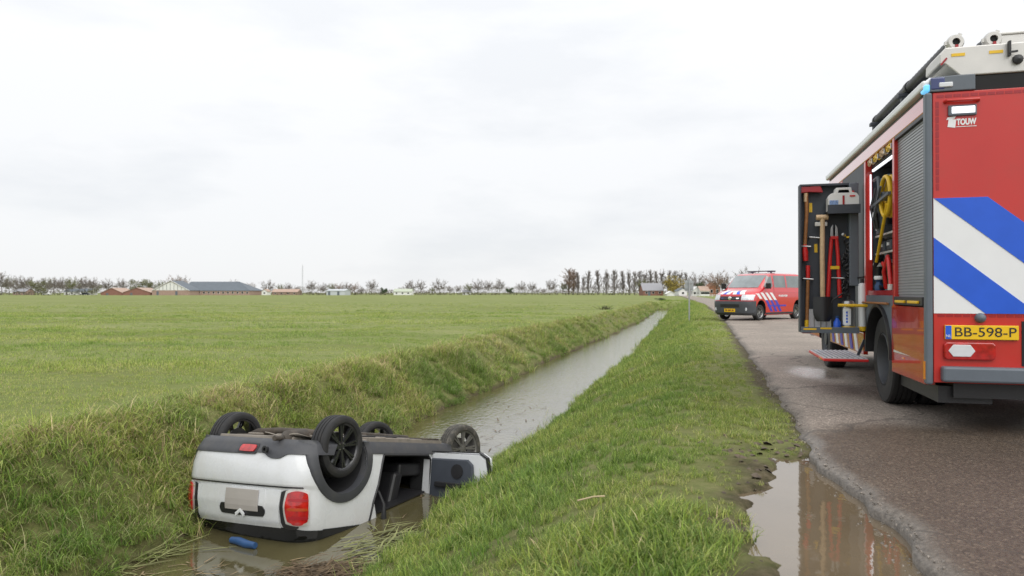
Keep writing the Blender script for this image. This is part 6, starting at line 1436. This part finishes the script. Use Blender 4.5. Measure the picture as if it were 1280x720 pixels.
# the far wood behind everything: one grey mass of twigs
g = np.random.default_rng(57); mb = MB(); VV_, FF_ = [], []
for k in range(24000):
    px = -60 + 1000 * g.random(); Y = 620 + 160 * g.random(); X = (px - 640) * Y / 900
    env = (4.6 if px > 320 else 9.5) + 5.0 * float(vnoise(px * 0.045, 21.0)) + 3.0 * float(vnoise(px * 0.2, 5.0)); z = -0.3 + max(1.6, env) * g.random() ** 0.8
    L_ = 0.8 + 1.5 * g.random(); d = Vector((g.normal() * 0.7, g.normal() * 0.3, 0.6 + g.random())).normalized() * L_; s = Vector((0.09, 0.03, 0)); c = Vector((X, Y, z)); o_ = len(VV_)
    VV_ += [tuple(c - s), tuple(c + s), tuple(c + d)]; FF_.append((o_, o_ + 1, o_ + 2))
me = bpy.data.meshes.new("far_wood"); me.from_pydata(VV_, [], FF_); me.materials.append(M_twig)
o = bpy.data.objects.new("far_wood", me); C.objects.link(o); tag(o, "hazy grey far wood closing the horizon behind the single trees", "woodland", kind='stuff')

# ------------------------------------------------------------------ far buildings
M_brick = pmat("red_brick", (0.25, 0.125, 0.095), 0.9, var=0.2, scale=1.5)
M_brick_pale = pmat("pale_brick", (0.36, 0.25, 0.205), 0.9, var=0.15, scale=1.5)
M_roof_grey = pmat("grey_roof_sheet", (0.105, 0.125, 0.145), 0.6, var=0.12, scale=0.6)
M_roof_pale = pmat("pale_tiled_roof", (0.40, 0.29, 0.23), 0.8, var=0.15, scale=1.0)
M_roof_lilac = pmat("grey_lilac_roof", (0.27, 0.27, 0.285), 0.7, var=0.1)
M_render = pmat("white_render", (0.74, 0.74, 0.72), 0.8, var=0.05)
M_orange = pmat("orange_brick", (0.33, 0.15, 0.09), 0.9, var=0.15)
M_shed = pmat("pale_grey_sheet", (0.50, 0.53, 0.55), 0.6, var=0.05)
def house(name, label_, cat, px0, px1, y_eave, y_ridge, Y, depth, m_wall, m_roof, along=True, wins=0, gable=None, doors=0, rotz=0.0, hip=0.0):
    k = Y / 900; c = at((px0 + px1) / 2, Y); w = (px1 - px0) * k; he = 1.17 + (366 - y_eave) * k - c.z; hr = 1.17 + (366 - y_ridge) * k - c.z
    o = thing(name, label_, cat, c, rotz); x0, x1 = -w / 2, w / 2; ov = 0.3
    if along:   # ridge runs across the view
        MB().prism([(0, -0.5), (depth, -0.5), (depth, he), (depth / 2, hr - 0.15 if not hip else he + 0.05), (0, he)], x0, x1, 'x').build("wall", m_wall, o)
        m = MB()
        for s in (0, 1):
            ya, yb = (-ov, depth / 2) if s == 0 else (depth + ov, depth / 2); za = he - ov * (hr - he) / (depth / 2)
            G = [[(x, ya, za), (x - (hip if x > 0 else 0), yb, hr)] for x in (x0 - ov, x1 + ov)]; m.slab(G, [[(x, y, z + 0.14) for x, y, z in r_] for r_ in G])
        if hip: G = [[(x1 + ov, -ov, he - 0.1), (x1 - hip, depth / 2, hr)], [(x1 + ov, depth + ov, he - 0.1), (x1 - hip + 0.02, depth / 2 + 0.02, hr)]]; m.slab(G, [[(x, y, z + 0.14) for x, y, z in r_] for r_ in G])
        rf = m.build("roof", m_roof, o)
        nrib = max(3, int(w / 1.2)); m = MB()
        for i in range(nrib + 1):
            x = x0 + w * i / nrib; m.bar((x, -ov, he - ov * (hr - he) / (depth / 2) + 0.16), (x - (hip * max(0, (x / x1)) if hip else 0), depth / 2, hr + 0.16), 0.06)
        q = m.build("roof_rib", m_roof, rf); q['kind'] = 'stuff'
    else:       # gable to the viewer
        MB().prism([(x0, -0.5), (x1, -0.5), (x1, he), (0, hr - 0.15), (x0, he)], 0, depth, 'y').build("wall", m_wall, o)
        m = MB()
        for s in (-1, 1):
            G = [[(s * (w / 2 + ov), y, he - ov * (hr - he) / (w / 2)), (0, y, hr)] for y in (-ov, depth + ov)]; m.slab(G, [[(x, y, z + 0.14) for x, y, z in r_] for r_ in G])
        m.build("roof", m_roof, o)
        if gable: MB().prism([(x0 * 0.92, he + 0.05), (x1 * 0.92, he + 0.05), (0, hr - 0.35)], -0.08, -0.02, 'y').build("gable_panel", gable, o)
    for i in range(wins):
        x = x0 + w * (i + 0.5) / wins; f_ = MB().box(x - 0.55, x + 0.55, -0.06, 0.02, he * 0.35, he * 0.78).build("window", M_render, o); MB().box(x - 0.45, x + 0.45, -0.08, -0.055, he * 0.38, he * 0.75).build("pane", M_glass_dark, f_)
    for i in range(doors):
        x = x0 + w * (i + 0.3) / max(1, doors); MB().box(x - 0.6, x + 0.6, -0.05, 0.02, 0, he * 0.85).build("door", M_grey_trim, o)
    return o
# long barn: gable at its near end and the long grey roof
bn = house("long_barn", "long barn with a big dark grey roof and low pale brick wall", "barn", 228, 312, 363.3, 352.0, 392, 22, M_brick_pale, M_roof_grey, True, wins=14, hip=10)
house("barn_gable_wing", "white fronted gable wing joined to the long grey barn", "barn", 190, 237, 363.0, 351.0, 380, 14, M_brick_pale, M_roof_grey, False, gable=M_render, doors=2)
gw = bpy.data.objects["barn_gable_wing"]; k = 380 / 900
m = MB()
for i in range(9):
    x = (-19 + 4.6 * i) * k; top = 1.17 + (366 - 351) * k + 0.2; he = 1.17 + 3 * k + 0.2; zz = he + (top - he) * (1 - abs(x) / (23.5 * k)) - 0.6
    if zz > he + 0.3: m.box(x - 0.08, x + 0.08, -0.14, -0.085, he + 0.1, zz)
m.build("gable_post", M_charcoal, gw)
for s in (-1, 1): MB().bar((s * 23.5 * k, -0.35, 1.17 + 3 * k), (0, -0.35, 1.17 + 15 * k + 0.3), 0.3, 0.25).build("barge_board", M_render, gw)
house("brick_shed", "low red brick shed whose pale roof sits nearest the wood edge", "shed", 126, 153, 366.0, 360.0, 385, 14, M_brick, M_roof_pale, False, doors=1)
house("brick_shed", "wider red brick shed with pale roof next to the barn", "shed", 154, 188, 365.5, 359.8, 382, 14, M_brick, M_roof_pale, False, doors=1)
house("white_house", "tiny white house front beside the dark spreading tree", "house", 327, 334, 364.2, 361.5, 400, 6, M_render, M_roof_pale, False, wins=1)
house("farm_house", "low pinkish roofed house half hidden before the radio mast", "house", 340, 372, 365, 361.5, 420, 8, M_brick_pale, M_roof_pale, True, wins=4)
house("white_shed", "pale grey metal shed standing in front of the reddish trees", "shed", 408, 431, 363.5, 361.6, 390, 14, M_shed, M_shed, True, doors=2)
house("pale_farm", "pale green roofed farm shed on the open horizon", "shed", 492, 514, 364.5, 361.2, 410, 10, M_render, pmat("pale_green_roof", (0.42, 0.46, 0.36), 0.7), True, wins=3)
house("far_house", "tiny house with white front past the big spreading tree", "house", 578, 588, 365.2, 362.5, 430, 6, M_render, M_roof_lilac, True, wins=2)
house("wood_house", "brick house half hidden behind the wood edge trees", "house", 16, 32, 364.5, 360.5, 425, 8, M_brick_pale, M_roof_lilac, True, wins=3)
house("long_bungalow", "white walled bungalow with dark roof behind the wood edge", "house", 80, 112, 364.5, 361, 428, 8, M_render, M_roof_grey, True, wins=5)
house("red_barn", "red barn with a grey lilac roof at the end of the poplar row", "barn", 804, 829, 363.0, 354.0, 335, 11, M_brick, M_roof_lilac, True, wins=3, doors=1)
house("white_tent", "small white tent shaped shed before the olive bush", "shed", 834, 843, 367, 364.2, 300, 4, M_render, M_render, False)
house("white_cottage", "white cottage with its gable to the road beside the olive bush", "house", 848.5, 859, 363.5, 360.2, 300, 8, M_render, M_roof_grey, False, wins=1)
house("white_house", "white house with low pale roof behind the traffic sign", "house", 866, 876, 363.5, 358.5, 300, 8, M_render, M_render, False, wins=2)
house("white_villa", "white villa with dark windows nearest the van", "house", 876, 887, 363.5, 358.0, 296, 8, M_render, M_roof_pale, True, wins=4)
house("orange_house", "orange brick house peeping out behind the van's mirror", "house", 886, 900, 359.5, 353.5, 310, 8, M_orange, M_orange, False, wins=2)
# white rail fence by the houses
fz = at(880, 250); fc = thing("rail_fence", "low white rail fence in front of the white houses", "fence", fz, R(4))
m = MB(); m.box(-4.5, 4.5, -0.03, 0.03, 0.55, 0.66).build("rail", M_render, fc); MB().box(-4.5, 4.5, -0.03, 0.03, 0.20, 0.30).build("rail", M_render, fc)
for i in range(7): MB().box(-4.5 + 1.5 * i - 0.05, -4.5 + 1.5 * i + 0.05, 0.031, 0.12, -0.2, 0.75).build("post", M_render, fc)
# parked white vehicles seen tiny by the wood edge
def tiny_car(px, Y, lb, mt, ln=4.2):
    o = thing("parked_car", lb, "car", at(px, Y), R(tg_.normal() * 8))
    MB().prism([(-ln / 2, 0.3), (ln / 2, 0.3), (ln / 2, 0.8), (ln * 0.28, 0.95), (ln * 0.12, 1.45), (-ln * 0.38, 1.45), (-ln / 2, 0.95)], 0, 1.7, 'y').build("body", mt, o, bevel=0.06)
    MB().prism([(ln * 0.24, 0.98), (ln * 0.11, 1.38), (-ln * 0.36, 1.38), (-ln * 0.42, 0.98)], -0.012, 0.2, 'y').build("side_window", M_glass_dark, o)
    for x in (-ln * 0.3, ln * 0.3): MB().cyl((x, -0.01, 0.32), (x, 0.2, 0.32), 0.32, n=14).build("wheel", M_rubber, o)
tiny_car(57.5, 395, "tiny white car parked before the wood edge", M_render)
tiny_car(97, 405, "tiny white van parked by the white walled bungalow", M_render, 5.2)
tiny_car(107, 405, "tiny dark car parked by the white walled bungalow", M_charcoal)
# radio mast
mp_ = at(378, 560); mast = thing("radio_mast", "thin lattice radio mast rising far behind the low trees", "mast", mp_); Hm = 1.17 + (366 - 332) * 560 / 900
m = MB(); P3 = [(0.5 * math.cos(a), 0.5 * math.sin(a)) for a in (0.3, 2.4, 4.5)]
for x, y in P3: m.bar((x, y, 0), (x * 0.8, y * 0.8, Hm), 0.10)
m.build("mast_leg", M_grey_pole, mast)
m = MB()
for i in range(20):
    z0, z1 = Hm * i / 20, Hm * (i + 1) / 20
    for a in range(3): b2 = (a + 1) % 3; m.bar((P3[a][0], P3[a][1], z0), (P3[b2][0] * 0.9, P3[b2][1] * 0.9, z1), 0.06)
m.build("lattice_brace", M_grey_pole, mast)
MB().tube([(0, 0, Hm * 0.98), (0, 0, Hm * 1.06)], 0.06, 6).build("antenna", M_grey_pole, mast)
